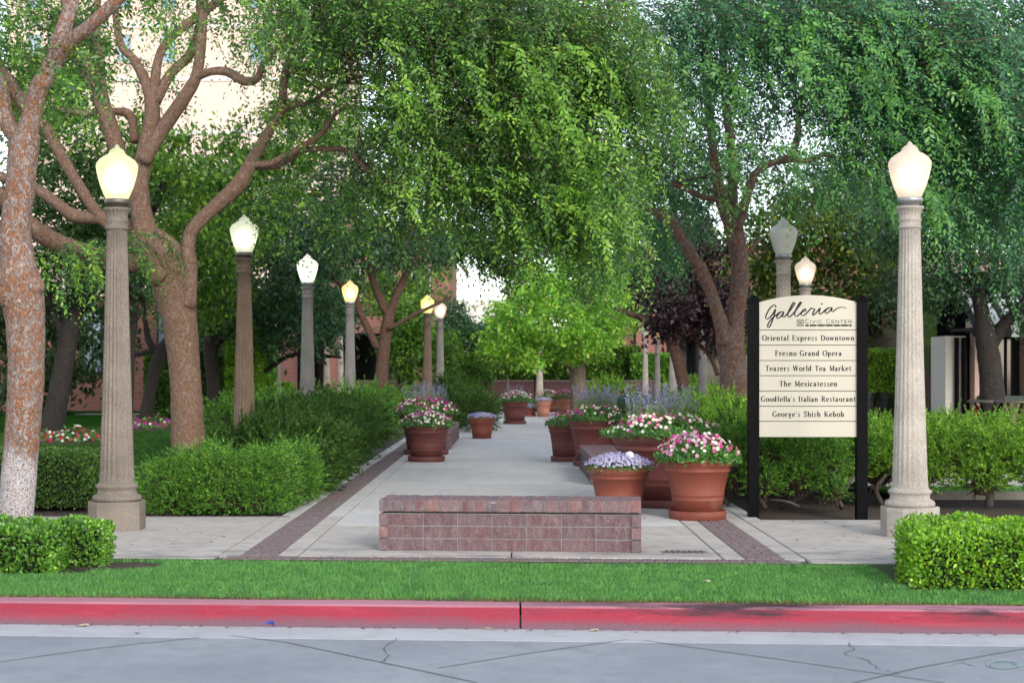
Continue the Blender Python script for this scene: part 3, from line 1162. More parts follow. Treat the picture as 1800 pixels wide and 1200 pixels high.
GL = {
    'a': (.62, [([(.1, .5), (.17, .605), (.27, .63), (.37, .6), (.41, .5), (.41, .1), (.47, .03), (.57, .05)], None), (ell(.25, .19, .15, .16), None)]),
    'b': (.70, stm(.15, 0, 1.02, False) + [(ell(.35, .33, .2, .29), None)]),
    'c': (.60, [(ell(.33, .33, .23, .30, 40, 318), None), (ell(.48, .52, .03, .03), .05)]),
    'd': (.74, [(ell(.3, .33, .2, .29), None)] + stm(.52, 0, 1.02)),
    'e': (.64, [(ell(.32, .33, .23, .30, 2, 318), None)] + bar(.1, .56, .36)),
    'f': (.46, stm(.2, 0, .84, True, None) + [([(.2, .82), (.24, .95), (.33, 1.0), (.44, .95)], .09)] + bar(.05, .4, .62)),
    'g': (.66, [(ell(.29, .42, .17, .2), None), (ell(.3, -.10, .22, .14), .075), ([(.2, .24), (.14, .14), (.22, .08), (.44, .04)], .07), ([(.42, .56), (.55, .62)], .08)]),
    'h': (.74, stm(.15, 0, 1.02) + arch(.22, .55)),
    'i': (.32, stm(.16, 0, .66) + [(ell(.15, .88, .05, .05), .09)]),
    'k': (.70, stm(.15, 0, 1.02) + [([(.22, .28), (.5, .62)], .07), ([(.3, .38), (.58, .03)], .15)] + bar(.4, .62, .63) + bar(.45, .68, .03)),
    'l': (.32, stm(.16, 0, 1.02)),
    'n': (.74, stm(.15, 0, .66) + arch(.22, .55)),
    'o': (.66, [(ell(.33, .33, .245, .30), None)]),
    'p': (.72, stm(.15, -.28, .66) + [(ell(.36, .33, .2, .29), None)]),
    'r': (.54, stm(.15, 0, .66) + [([(.22, .42), (.28, .55), (.37, .61), (.43, .57)], .08), (ell(.43, .55, .03, .03), .07)]),
    's': (.54, [([(.43, .5), (.36, .61), (.25, .63), (.14, .56), (.15, .45), (.26, .36), (.38, .27), (.43, .16), (.36, .05), (.24, .03), (.13, .07), (.08, .17)], .095)]),
    't': (.46, [([(.2, .86), (.2, .12)], .15), ([(.2, .13), (.25, .04), (.33, .03), (.41, .08)], .07)] + bar(.05, .39, .62)),
    'u': (.76, [([(.15, .64), (.15, .2)], TK), ([(.15, .22), (.2, .07), (.3, .03), (.42, .07), (.54, .2)], .07)] + stm(.56, 0, .66) + bar(.02, .15, .63)),
    'w': (.92, [([(.1, .63), (.28, .03)], .15), ([(.28, .03), (.46, .63)], .06), ([(.46, .63), (.63, .03)], .15), ([(.63, .03), (.81, .63)], .06)] + bar(0, .24, .63) + bar(.34, .54, .63) + bar(.7, .92, .63)),
    'x': (.64, [([(.12, .63), (.5, .03)], .15), ([(.5, .63), (.12, .03)], .06)] + bar(.0, .24, .63) + bar(.4, .62, .63) + bar(.02, .24, .03) + bar(.38, .62, .03)),
    'z': (.58, bar(.07, .5, .62, .065) + bar(.07, .5, .035, .065) + [([(.48, .62), (.09, .03)], .13), ([(.08, .63), (.08, .48)], .05), ([(.5, .02), (.5, .18)], .05)]),
    "'": (.24, [([(.11, .98), (.1, .72)], .09)]),
    'D': (.92, stm(.2, 0, 1, True, 'b') + [([(.22, .97)] + ell(.38, .5, .4, .47, 90, -90) + [(.22, .03)], None)]),
    'E': (.80, stm(.2, 0, 1, True, 'b') + bar(.2, .68, .97) + bar(.2, .55, .51) + bar(.2, .72, .03) + [([(.68, .98), (.68, .78)], .055), ([(.72, .02), (.72, .24)], .055), ([(.55, .62), (.55, .4)], .05)]),
    'F': (.74, stm(.2, 0, 1, True, 'b') + bar(.2, .66, .97) + bar(.2, .53, .51) + [([(.66, .98), (.66, .77)], .055), ([(.53, .62), (.53, .4)], .05)]),
    'G': (.92, [(ell(.45, .5, .37, .48, 48, 325), None), ([(.74, .02), (.74, .42)], .15), ([(.71, .98), (.71, .72)], .055)] + bar(.58, .9, .42)),
    'I': (.44, stm(.22, 0, 1, True, 'b')),
    'K': (.92, stm(.2, 0, 1, True, 'b') + [([(.27, .42), (.7, .97)], .065), ([(.38, .56), (.76, .03)], .165)] + bar(.58, .84, .97) + bar(.62, .92, .03)),
    'M': (1.08, [([(.2, 0), (.2, 1)], .07), ([(.2, .99), (.54, .08)], .165), ([(.54, .08), (.88, .99)], .065)] + stm(.9, 0, 1, True, 'b') + bar(.06, .34, .03) + bar(.06, .26, .97)),
    'O': (.92, [(ell(.46, .5, .38, .48), None)]),
    'R': (.90, stm(.2, 0, 1, True, 'b') + [([(.22, .97)] + ell(.4, .735, .24, .235, 90, -90) + [(.22, .5)], None), ([(.44, .5), (.74, .03)], .16)] + bar(.64, .9, .03)),
    'S': (.70, [([(.58, .76), (.5, .91), (.36, .97), (.2, .92), (.13, .77), (.2, .62), (.38, .51), (.54, .4), (.6, .25), (.52, .09), (.36, .03), (.2, .07), (.11, .22)], .125), ([(.6, .98), (.59, .74)], .05), ([(.09, .02), (.1, .26)], .05)]),
    'T': (.80, stm(.4, 0, 1, True, None) + bar(.06, .74, .97) + [([(.06, .98), (.06, .74)], .055), ([(.74, .98), (.74, .74)], .055)]),
    'W': (1.20, [([(.13, .98), (.36, .03)], .165), ([(.36, .03), (.6, .97)], .065), ([(.6, .97), (.83, .03)], .165), ([(.83, .03), (1.06, .98)], .065)] + bar(.0, .28, .97) + bar(.46, .68, .97) + bar(.93, 1.18, .97)),
    ' ': (.46, []),
}
UC = {  # plain wide capitals
    'C': (.92, [([(.85, .92), (.2, .92), (.08, .8), (.08, .2), (.2, .08), (.85, .08)], .1)]),
    'I': (.26, [([(.13, 0), (.13, 1)], .11)]),
    'V': (.95, [([(.05, 1), (.47, .02)], .11), ([(.47, .02), (.9, 1)], .1)]),
    'E': (.85, [([(.8, .95), (.1, .95)], .1), ([(.1, 1), (.1, 0)], .11), ([(.75, .5), (.1, .5)], .1), ([(.8, .05), (.1, .05)], .1)]),
    'N': (1.0, [([(.1, 0), (.1, 1)], .11), ([(.1, .98), (.9, .02)], .11), ([(.9, 0), (.9, 1)], .11)]),
    'T': (.9, [([(.02, .95), (.88, .95)], .1), ([(.45, 1), (.45, 0)], .11)]),
    'R': (.95, [([(.1, 0), (.1, 1)], .11), ([(.1, .95), (.75, .95), (.86, .85), (.86, .55), (.75, .45), (.1, .45)], .1), ([(.55, .45), (.88, 0)], .11)]),
    'S': (.9, [([(.85, .93), (.1, .93), (.1, .52), (.85, .48), (.85, .07), (.06, .07)], .15)]),
    'Q': (.95, [([(.1, .93), (.88, .93), (.88, .07), (.1, .07), (.1, .95)], .15), ([(.6, .3), (.95, -.08)], .14)]),
    'U': (.95, [([(.1, 1), (.1, .07), (.86, .07), (.86, 1)], .15)]),
    'A': (.95, [([(.05, 0), (.48, .98)], .15), ([(.48, .98), (.92, 0)], .15), ([(.2, .33), (.76, .33)], .13)]),
    ' ': (.55, []),
}


def ribbon(mb, pts, w, y, wscale=1.0):
    p = np.asarray(pts, float)
    t = np.gradient(p, axis=0)
    t /= np.linalg.norm(t, axis=1)[:, None] + 1e-9
    nn = np.stack([-t[:, 1], t[:, 0]], 1)
    w = np.broadcast_to(np.asarray(w, float), (len(p),))[:, None]
    L = p + nn * w / 2
    R = p - nn * w / 2
    k = len(p)
    V = [(a[0], y, a[1]) for a in L] + [(a[0], y, a[1]) for a in R]
    mb.add(V, [(i, k + i, k + i + 1, i + 1) for i in range(k - 1)])


def letter(text, pxc, py_base, cap_px, width_px, parent, font=GL, mat='black_letters', track=.10, name='lettering', y=None, scale2=None, weight=1.0):
    U = YS / FPX
    adv = []
    x = 0
    for i, ch in enumerate(text):
        k = 1.0 if (scale2 is None or i in scale2) else 0.82
        adv.append((x, k))
        x += font[ch][0] * k + track
    tot = x - track
    kx = width_px * U / tot
    kz = cap_px * U
    x0 = sx(pxc) - width_px * U / 2
    z0 = sz(py_base)
    mb = MB()
    n = 0
    yb = (YP - 0.0012) if y is None else y
    for ch, (xo, k) in zip(text, adv):
        for pts, w in font[ch][1]:
            p = np.array([((xo + a * k), b * k) for a, b in pts])
            if w is None:
                t = np.gradient(p, axis=0)
                t /= np.linalg.norm(t, axis=1)[:, None] + 1e-9
                ww = TN + (TK * 1.05 - TN) * np.abs(t[:, 1]) ** 1.3
            else:
                ww = w
            pp = p * np.array([kx, kz]) + np.array([x0, z0])
            ribbon(mb, pp, np.asarray(ww) * (kx * .5 + kz * .5) * weight, yb - (n % 40) * 4e-6)
            n += 1
    return mb.build(name, MATS[mat], parent)


for pnl, (txt, base, wid) in zip(panels, [
        ('Oriental Express Downtown', 598.6, 162), ('Fresno Grand Opera', 625.4, 117), ('Teazers World Tea Market', 651.9, 151),
        ('The Mexicatessen', 678.8, 102), ("Goodfella's Italian Restaurant", 705.6, 166), ("George's Shish Kebob", 732.2, 126)]):
    letter(txt, 1420, base, 9.6, wid, pnl, weight=1.3)
# script heading
scr = [(385, 185), (383, 152), (352, 148), (295, 195), (243, 285), (224, 345), (246, 366), (292, 340), (345, 275), (383, 212), (356, 315), (320, 425), (286, 490), (262, 497), (257, 468), (285, 410), (340, 345), (400, 298), (455, 258), (512, 255), (470, 253), (420, 300), (400, 340), (416, 359), (462, 330), (513, 262), (492, 312), (502, 336), (540, 315), (610, 235), (672, 145), (686, 112), (664, 109), (628, 165), (584, 262), (576, 312), (592, 336), (634, 310), (705, 225), (776, 132), (791, 103), (770, 104), (733, 160), (690, 258), (685, 308), (706, 326), (745, 303), (800, 258), (852, 238), (862, 216), (846, 207), (806, 240), (785, 286), (801, 311), (842, 300), (900, 245), (948, 192), (958, 205), (1000, 207), (966, 290), (978, 305), (1022, 270), (1088, 192), (1070, 260), (1077, 291), (1112, 275), (1165, 225), (1225, 188), (1272, 190), (1226, 188), (1177, 230), (1165, 264), (1188, 277), (1240, 238), (1278, 186), (1264, 232), (1281, 252), (1312, 230), (1362, 196), (1420, 182), (1478, 187), (1502, 202)]
pts = smooth_path([(sx(1320 + a / 9), sz(520 + b / 9)) for a, b in scr], 5)
t = np.gradient(pts, axis=0)
t /= np.linalg.norm(t, axis=1)[:, None] + 1e-9
ww = (1.2 + 1.45 * np.abs(t @ np.array([0.45, 0.89])) ** 2) * YS / FPX
mb = MB()
ribbon(mb, pts, ww, YP - 0.0012)
ribbon(mb, [(sx(1443.7 + .8 * cos(a)), sz(534.4 + .8 * sin(a))) for a in np.linspace(0, 2 * pi, 10)], 1.6 * YS / FPX, YP - 0.0013)
mb.build('script_lettering', MATS['black_letters'], head)
letter('CIVIC', 1429.2, 568, 6.6, 30.5, head, UC, track=.2, scale2=(0,), weight=1.25)
letter('CENTER', 1473.9, 568, 6.6, 45, head, UC, track=.2, scale2=(0,), weight=1.25)
mb = MB()
mb.box(sx(1414.8), sx(1496.2), YP - 0.0012, YP - 0.0002, sz(573.6), sz(570.2))
mb.build('title_bar', MATS['black_letters'], head)
letter('S Q U A R E', 1456, 573.2, 2.7, 73, head, UC, 'cream_letters', .9, 'bar_lettering', YP - 0.0018, weight=.9)
mb = MB()
cx, cz = sx(1405.7), sz(567.6)
U = YS / FPX
for k, (r, w) in enumerate(((5.4, 1.0), (3.5, .8))):
    for q in range(4):
        a = q * pi / 2
        ca, sa = cos(a), sin(a)
        p0 = (-r, r)
        p1 = (r, r)
        if k == 1:
            for (u0, u1) in ((-r, -0.9), (0.9, r)):
                ribbon(mb, [(cx + U * (u0 * ca - r * sa), cz + U * (u0 * sa + r * ca)), (cx + U * (u1 * ca - r * sa), cz + U * (u1 * sa + r * ca))], w * U, YP - 0.0012 - q * 2e-5)
        else:
            ribbon(mb, [(cx + U * ((-r - .5) * ca - r * sa), cz + U * ((-r - .5) * sa + r * ca)), (cx + U * ((r + .5) * ca - r * sa), cz + U * ((r + .5) * sa + r * ca))], w * U, YP - 0.0012 - q * 2e-5)
        ribbon(mb, [(cx + U * (-2 * ca - 2 * sa), cz + U * (-2 * sa + 2 * ca)), (cx + U * (2 * ca - 2 * sa), cz + U * (2 * sa + 2 * ca))], .6 * U, YP - 0.0014 - q * 2e-5)
mb.box(cx - U * 1.1, cx + U * 1.1, YP - 0.0016, YP - .0001, cz - U * 1.1, cz + U * 1.1)
mb.build('emblem', MATS['black_letters'], head)


# ================================================================== FOLIAGE TOOLS
def unit(v):
    return v / (np.linalg.norm(v, axis=-1, keepdims=True) + 1e-9)


def kites(p, d, nrm, L, W, wide=0.45):
    """flat pointed leaves: base p, direction d, face normal nrm"""
    d = unit(d)
    s = unit(np.cross(d, nrm))
    L = np.asarray(L).reshape(-1, 1) if np.ndim(L) else L
    W = np.asarray(W).reshape(-1, 1) if np.ndim(W) else W
    m = p + d * (L * wide)
    V = np.stack([p, m + s * W / 2, p + d * L, m - s * W / 2], 1).reshape(-1, 3)
    F = np.arange(len(V)).reshape(-1, 4)
    return V, F


def needles(p, d, L, W):
    """narrow pointed triangles"""
    d = unit(d)
    s = unit(np.cross(d, rdir(len(p))))
    V = np.stack([p + s * W[:, None] / 2, p - s * W[:, None] / 2, p + d * L[:, None]], 1).reshape(-1, 3)
    return V, np.arange(len(V)).reshape(-1, 3)


def merge(parts):
    Vs, Fs, b = [], [], 0
    for V, F in parts:
        Vs.append(V)
        Fs.append(F + b)
        b += len(V)
    return np.vstack(Vs), np.vstack(Fs)


def rdir(n):
    return unit(RNG.normal(size=(n, 3)))


def weeping(clumps, leaf=0.05, K=20, S=11, stems=True):
    """arching branchlets hung with two-ranked leafy sprays.
    clump: centre, radii, number, length, azimuth (deg), spread (deg), rise"""
    parts = []
    stem_parts = []
    for (c, r, n, length, az, spread, rise) in clumps:
        n = int(n)
        q = rdir(n) * (RNG.uniform(0, 1, (n, 1)) ** (1 / 2.2))
        p0 = np.asarray(c) + q * np.asarray(r)
        a = np.radians(RNG.normal(az, spread, n))
        Lb = length * RNG.uniform(0.6, 1.35, n)
        h = np.stack([np.sin(a), np.cos(a), np.zeros(n)], 1)
        ri = rise * RNG.uniform(0.3, 1.5, n)
        s = (np.arange(S) + RNG.uniform(0, 1, (n, S))) / S
        pos = p0[:, None, :] + h[:, None, :] * (Lb[:, None] * 0.75 * (1 - (1 - s) ** 1.7))[..., None]
        pos[..., 2] += Lb[:, None] * (ri[:, None] * s - 0.85 * s ** 2.1)
        tang = h[:, None, :] * (0.75 * 1.7 * (1 - s) ** 0.7)[..., None] + np.array([0, 0, 1.0]) * (ri[:, None] - 1.785 * s ** 1.1)[..., None]
        tang = unit(tang)
        # sprays off the branchlet
        sd = unit(np.cross(tang, np.array([0, 0, 1.0])) + 1e-4)
        sgn = np.where(np.arange(S) % 2 == 0, 1.0, -1.0)[None, :, None]
        sdir = unit(tang * 0.8 + sd * sgn * RNG.uniform(0.2, 0.9, (n, S, 1)) + RNG.normal(0, .18, (n, S, 3)))
        Ls = RNG.uniform(0.22, 0.50, (n, S)) * (leaf / 0.05) ** 0.5
        p = pos.reshape(-1, 3)
        d = sdir.reshape(-1, 3)
        Ls = Ls.reshape(-1)
        m = len(p)
        t = (np.arange(K) + 0.5) / K
        t = np.broadcast_to(t, (m, K))
        bend = RNG.uniform(0.25, 0.7, (m, 1))
        q = p[:, None, :] + d[:, None, :] * (Ls[:, None] * t)[..., None]
        q[..., 2] -= Ls[:, None] * bend * t ** 2
        tg = np.broadcast_to(d[:, None, :], q.shape).copy()
        tg[..., 2] -= 2 * bend * t
        tg = unit(tg)
        # plane of the spray
        pn = unit(np.cross(tg, unit(np.cross(tg, rdir(m)[:, None, :] * 0.6 + np.array([0, -0.45, 0.8])))))
        side = unit(np.cross(tg, pn))
        ss = np.where(np.arange(K) % 2 == 0, 1.0, -1.0)[None, :, None]
        ld = unit(tg * 0.75 + side * ss * 0.8 + RNG.normal(0, .16, q.shape))
        ld[..., 2] -= 0.12
        nr = pn + RNG.normal(0, .3, q.shape)
        LL = leaf * RNG.uniform(0.5, 1.3, (m, K)) * (1.08 - 0.5 * t ** 3)
        keep = (RNG.uniform(0, 1, (m, K)) > 0.06).reshape(-1)
        V, F = kites(q.reshape(-1, 3)[keep], ld.reshape(-1, 3)[keep], nr.reshape(-1, 3)[keep], LL.reshape(-1)[keep], LL.reshape(-1)[keep] * 0.42)
        parts.append((V, F))
        if stems:
            ks = 5
            u = np.linspace(0, 1, ks)
            pp = p0[:, None, :] + h[:, None, :] * (Lb[:, None] * 0.75 * (1 - (1 - u) ** 1.7))[..., None]
            pp[..., 2] += Lb[:, None] * (ri[:, None] * u - 0.85 * u ** 2.1)
            w = 0.006 * (1 - 0.7 * u)[None, :, None]
            wv = np.array([0.6, 0, 0.8]) * w
            A = pp + wv
            B = pp - wv
            V = np.stack([A, B], 2).reshape(-1, 3)
            i0 = (np.arange(n)[:, None] * ks + np.arange(ks - 1)[None]).reshape(-1)
            F = np.stack([2 * i0, 2 * i0 + 1, 2 * i0 + 3, 2 * i0 + 2], 1)
            stem_parts.append((V, F))
    return merge(parts), (merge(stem_parts) if stem_parts else None)


def clumpy(ells, n, leaf, per=60, rad=0.45, droop=0.4, hollow=0.35):
    """leaves gathered in many small clumps through the ellipsoids"""
    parts = []
    vol = np.array([e[1][0] * e[1][1] * e[1][2] for e in ells]) ** 0.67
    vol /= vol.sum()
    for (c, r), w in zip(ells, vol):
        k = max(3, int(n * w / per))
        q = rdir(k) * (RNG.uniform(hollow ** 3, 1, (k, 1)) ** (1 / 3))
        cc = np.asarray(c) + q * np.asarray(r)
        rr = rad * RNG.uniform(0.5, 1.3, (k, 1, 1))
        off = RNG.normal(0, 0.5, (k, per, 3)) * rr * np.array([1.2, 1.2, 0.75])
        p = (cc[:, None] + off).reshape(-1, 3)
        m = len(p)
        d = unit(np.repeat(q, per, 0) * 0.5 + rdir(m) * 0.9 + np.array([0, 0, -droop]))
        nr = rdir(m) * 0.8 + np.array([0, -0.3, 0.7])
        L = leaf * RNG.uniform(0.6, 1.3, m)
        parts.append(kites(p, d, nr, L, L * 0.5))
    return merge(parts)


def limb(mb, rows, Y, sides=10, n=5, lump=0.05):
    """rows of (px, py, depth offset, radius px)"""
    pts = np.array([P(a, b, Y + c) for a, b, c, r in rows])
    rad = np.array([[r * (Y + c) / FPX] for a, b, c, r in rows])
    q = smooth_path(np.hstack([pts, rad]), n)
    pr = q[:, 3] * (1 + RNG.normal(0, lump * .5, len(q)))
    mb.tube(q[:, :3], np.maximum(pr, 0.004), sides)
    return q


def twiggy(mb, start, heading, length, rad, depth=2, droop=0.1):
    """a wandering side branch with forks"""
    n = 7
    p = np.array(start, float)
    d = unit(np.array(heading, float))
    pts = [p.copy()]
    for i in range(n):
        d = unit(d + RNG.normal(0, .22, 3) + np.array([0, 0, -droop * i / n]))
        p = p + d * length / n
        pts.append(p.copy())
        if depth > 0 and i in (2, 4, 5):
            twiggy(mb, p, d + RNG.normal(0, .7, 3), length * .55, rad * (1 - i / n) * .6, depth - 1, droop)
    mb.tube(pts, np.linspace(rad, rad * .25, n + 1), 5)


# ================================================================== TREES
def px_ell(px, py, Y, rx, ry, rY):
    return (P(px, py, Y), (rx * Y / FPX, rY, ry * Y / FPX))


def wc(px, py, Y, rx, ry, rY, n, length=1.3, az=75, spread=40, rise=0.25):
    c, r = px_ell(px, py, Y, rx, ry, rY)
    return (c, r, n, length, az, spread, rise)


# ---- mottled elm at the left edge
T1Y = 14.2
t1 = thing('elm_tree', P(27, 958, T1Y) * np.array([1, 1, 0]), 'mottled orange and grey tree with whitewashed foot at the left edge', 'tree')
mb = MB()
limb(mb, [(20, 972, 0, 33), (27, 930, 0, 29), (33, 840, 0, 30), (44, 700, 0, 31), (46, 610, 0, 32), (42, 540, 0, 35), (33, 495, 0, 38), (30, 455, 0, 31), (27, 400, 0, 26), (35, 330, 0, 25), (41, 270, 0, 26), (46, 235, 0, 25)], T1Y, 20, 6, .03).tolist()
mb.build('trunk', MATS['elm_bark'], t1, True)
MB().lathe([(.10 * sin(pi * k / 8) + .001, -.10 * cos(pi * k / 8)) for k in range(9)], 14, P(59, 503, T1Y - .06)).build('burl', MATS['elm_bark'], t1, True)
for rows, s in (
        ([(44, 245, 0, 21), (57, 200, 0, 18), (67, 160, 0, 17), (98, 102, 0, 17), (112, 50, 0, 14), (127, 0, .1, 13), (140, -80, .2, 11)], 12),
        ([(96, 108, 0, 15), (125, 72, -.1, 13), (157, 47, -.2, 12), (207, 0, -.3, 11), (270, -60, -.4, 9)], 12),
        ([(43, 250, 0, 19), (13, 217, .1, 15), (0, 150, .2, 14), (-30, 60, .3, 12)], 10),
        ([(-12, 110, .4, 13), (0, 127, .4, 12), (33, 170, .4, 12), (60, 215, .2, 10)], 10),
        ([(30, 500, 0, 24), (5, 520, -.1, 20), (-30, 500, -.3, 17), (-80, 420, -.5, 15)], 12)):
    m = MB()
    limb(m, rows, T1Y, s, 6, .04)
    m.build('branch', MATS['elm_bark'], t1, True)
(V, F), st = weeping([
    wc(40, 30, 15, 70, 60, .6, 14, .7, 60, 90), wc(0, 110, 15, 40, 50, .6, 9, .7, 40, 90), wc(170, -70, 15, 130, 50, .8, 16, .8, 80, 60),
    wc(60, 110, 14.0, 40, 30, .3, 5, .5, 60, 60), wc(-120, 0, 14.5, 130, 120, 1.2, 70, 1.1, 0, 120),
    wc(380, -30, 15.5, 90, 40, .5, 8, .8, 90, 50)], 0.062, 15)
qpart('crown', V, F, MATS['elm_leaf'], t1)
qpart('twigs', *st, MATS['twig'], t1, True)

# ---- forked elm behind the first lamp
T2Y = 20.5
t2 = thing('elm_tree', P(333, 862, T2Y) * np.array([1, 1, 0]), 'forked brown tree behind the first left lamp, its canopy arching over the walk', 'tree')
mb = MB()
limb(mb, [(335, 880, 0, 36), (332, 800, 0, 31), (328, 700, 0, 28), (322, 620, 0, 28), (315, 560, 0, 31), (306, 510, 0, 37), (300, 470, 0, 34), (272, 425, 0, 25)], T2Y, 22, 6, .03)
mb.build('trunk', MATS['elm_bark_brown'], t2, True)
for rows in (
        [(330, 540, -.1, 16), (333, 470, -.1, 14), (331, 430, -.1, 12), (345, 395, -.1, 12), (417, 327, -.1, 14), (443, 283, -.1, 12), (470, 235, -.1, 9), (493, 195, -.1, 8), (500, 133, -.1, 7), (512, 90, 0, 6), (520, 0, 0, 4)],
        [(285, 470, 0, 26), (262, 425, 0, 23), (248, 370, 0, 19), (245, 320, 0, 17), (257, 262, 0, 16), (268, 200, 0, 14), (258, 150, 0, 10), (235, 105, 0, 8), (213, 80, 0, 7), (203, 17, 0, 6), (205, -60, 0, 4)],
        [(268, 205, 0, 12), (277, 110, 0, 8), (300, 67, 0, 8), (350, 27, 0, 8), (400, -10, 0, 7), (470, -60, 0, 5)],
        [(272, 180, 0, 11), (300, 130, .1, 9), (333, 97, .2, 9), (350, 50, .2, 8), (352, 0, .2, 7), (360, -70, .2, 6)],
        [(252, 285, -.1, 13), (283, 232, -.1, 13), (327, 167, -.2, 12), (346, 130, -.2, 10), (354, 67, -.2, 9), (357, 0, -.2, 7), (350, -80, -.2, 6)],
        [(344, 136, -.2, 8), (372, 126, -.3, 7), (400, 127, -.3, 8), (430, 143, -.4, 8), (452, 138, -.4, 7), (462, 115, -.4, 6), (476, 98, -.4, 6), (510, 60, -.4, 4)],
        [(258, 400, .2, 16), (228, 330, .2, 14), (205, 260, .2, 15), (182, 190, .2, 14), (142, 100, .2, 12), (122, 50, .2, 10), (110, -40, .2, 8)],
        [(188, 205, .2, 11), (178, 140, .3, 8), (172, 95, .3, 8), (168, 50, .3, 7), (172, 0, .3, 6), (180, -60, .3, 5)],
        [(283, 490, -.2, 21), (255, 462, -.3, 18), (215, 462, -.4, 18), (150, 447, -.6, 19), (95, 424, -.8, 17), (55, 398, -1, 16), (0, 345, -1.2, 14), (-60, 290, -1.4, 12)],
        [(290, 470, .1, 16), (240, 405, .2, 12), (190, 385, .2, 12), (133, 380, .3, 12), (100, 358, .3, 10), (60, 330, .4, 10), (0, 310, .5, 9), (-40, 290, .5, 8)],
        [(262, 440, .1, 12), (215, 415, .2, 11), (173, 377, .2, 10), (143, 333, .2, 10), (108, 275, .2, 10), (78, 222, .2, 10), (30, 180, .2, 9), (0, 120, .2, 8)],
        [(334, 500, 0, 9), (326, 462, -.05, 9), (308, 432, -.08, 8), (285, 414, -.05, 8), (255, 398, .1, 7)],
        [(237, 250, .3, 8), (230, 205, .4, 8), (205, 196, .4, 7), (150, 200, .4, 6), (95, 190, .5, 5)],
        [(440, 290, -.1, 7), (475, 287, -.2, 6), (505, 272, -.2, 6), (533, 257, -.2, 6), (565, 235, -.2, 5), (593, 197, -.2, 4), (630, 190, -.2, 3.5), (720, 195, -.2, 3)],
        [(443, 293, 0, 6), (490, 292, 0, 5), (527, 267, 0, 5), (560, 262, 0, 5), (610, 265, 0, 5), (640, 292, -.1, 5), (690, 325, -.2, 4.5), (745, 345, -.2, 4), (800, 350, -.3, 3.5), (870, 345, -.4, 3)],
        [(622, 268, 0, 4), (650, 248, 0, 3.5), (690, 243, 0, 3.5), (740, 262, 0, 3), (780, 300, 0, 2.5)],
        [(492, 198, -.1, 7), (515, 185, -.1, 6), (545, 180, 0, 4), (590, 150, .1, 3), (650, 130, .2, 2.5)],
        [(505, 115, 0, 6), (540, 125, .1, 4), (570, 135, .1, 3.5), (600, 120, .1, 3)]):
    m = MB()
    limb(m, rows, T2Y, 10, 6, .05)
    m.build('branch', MATS['elm_bark_brown'], t2, True)
m = MB()
for a in ((520, 60), (600, 120), (720, 195), (590, 150), (690, 325), (640, 292), (500, 133), (760, 300), (650, 248)):
    for k in range(3):
        twiggy(m, P(a[0], a[1], T2Y - .1), (RNG.uniform(.2, 1), RNG.uniform(-.8, .5), RNG.uniform(-.2, .6)), RNG.uniform(1.2, 2.4), .016, 2, .5)
m.build('side_branches', MATS['twig'], t2, True)['kind'] = 'stuff'
(V, F), st = weeping([
    wc(560, -10, 20, 150, 80, 1.5, 120, 1.2, 85, 45), wc(700, 20, 19.5, 170, 120, 1.6, 190, 1.3, 85, 40), wc(860, 40, 19, 170, 130, 1.6, 210, 1.3, 85, 35),
    wc(990, 90, 18.6, 90, 130, 1.2, 120, 1.2, 85, 30), wc(690, 190, 19.8, 130, 90, 1.4, 110, 1.2, 85, 40), wc(840, 220, 19.2, 140, 90, 1.4, 140, 1.2, 85, 35),
    wc(960, 290, 18.8, 100, 60, 1.2, 70, 1.1, 85, 35), wc(800, 330, 20, 150, 50, 1.3, 70, 1.0, 85, 45), wc(620, 300, 21, 90, 60, 1.2, 28, 1.0, 85, 60),
    wc(950, 390, 19.6, 90, 40, 1, 40, 1.0, 85, 40), wc(440, 50, 20, 80, 40, .8, 16, .8, 90, 80), wc(500, 180, 20.6, 60, 50, .8, 16, .8, 100, 80),
    wc(540, 350, 21.5, 60, 60, .8, 14, .9, 85, 70), wc(130, 430, 19.5, 70, 30, .5, 7, .6, 90, 70), wc(230, 430, 20, 60, 30, .5, 6, .6, 90, 60),
    wc(330, 20, 21.6, 120, 50, 1.0, 9, .8, 90, 90), wc(240, 140, 21.8, 70, 60, .8, 6, .8, 90, 90), wc(560, -260, 20, 300, 160, 3, 50, 1.5, 90, 90)], 0.070, 12)
qpart('crown', V, F, MATS['elm_leaf'], t2)
qpart('twigs', *st, MATS['twig'], t2, True)
(V, F), _ = weeping([wc(760, 120, 17.6, 190, 100, .6, 14, .9, 85, 30), wc(930, 170, 17.2, 130, 120, .6, 17, 1.0, 85, 25), wc(690, 300, 18.2, 70, 60, .5, 5, .8, 85, 40), wc(1000, 350, 17.4, 60, 60, .5, 7, .9, 85, 25), wc(880, 330, 17.8, 90, 50, .5, 6, .8, 85, 30), wc(120, 440, 19, 60, 14, .4, 3, .5, 90, 50)], .078, 15, 6)
qpart('shoot_tips', V, F, MATS['elm_leaf_tip'], t2)
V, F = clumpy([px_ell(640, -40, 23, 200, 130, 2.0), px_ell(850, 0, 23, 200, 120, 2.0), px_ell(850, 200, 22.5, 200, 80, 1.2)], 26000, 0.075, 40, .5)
qpart('inner_crown', V, F, MATS['deep_shade_leaf'], t2)

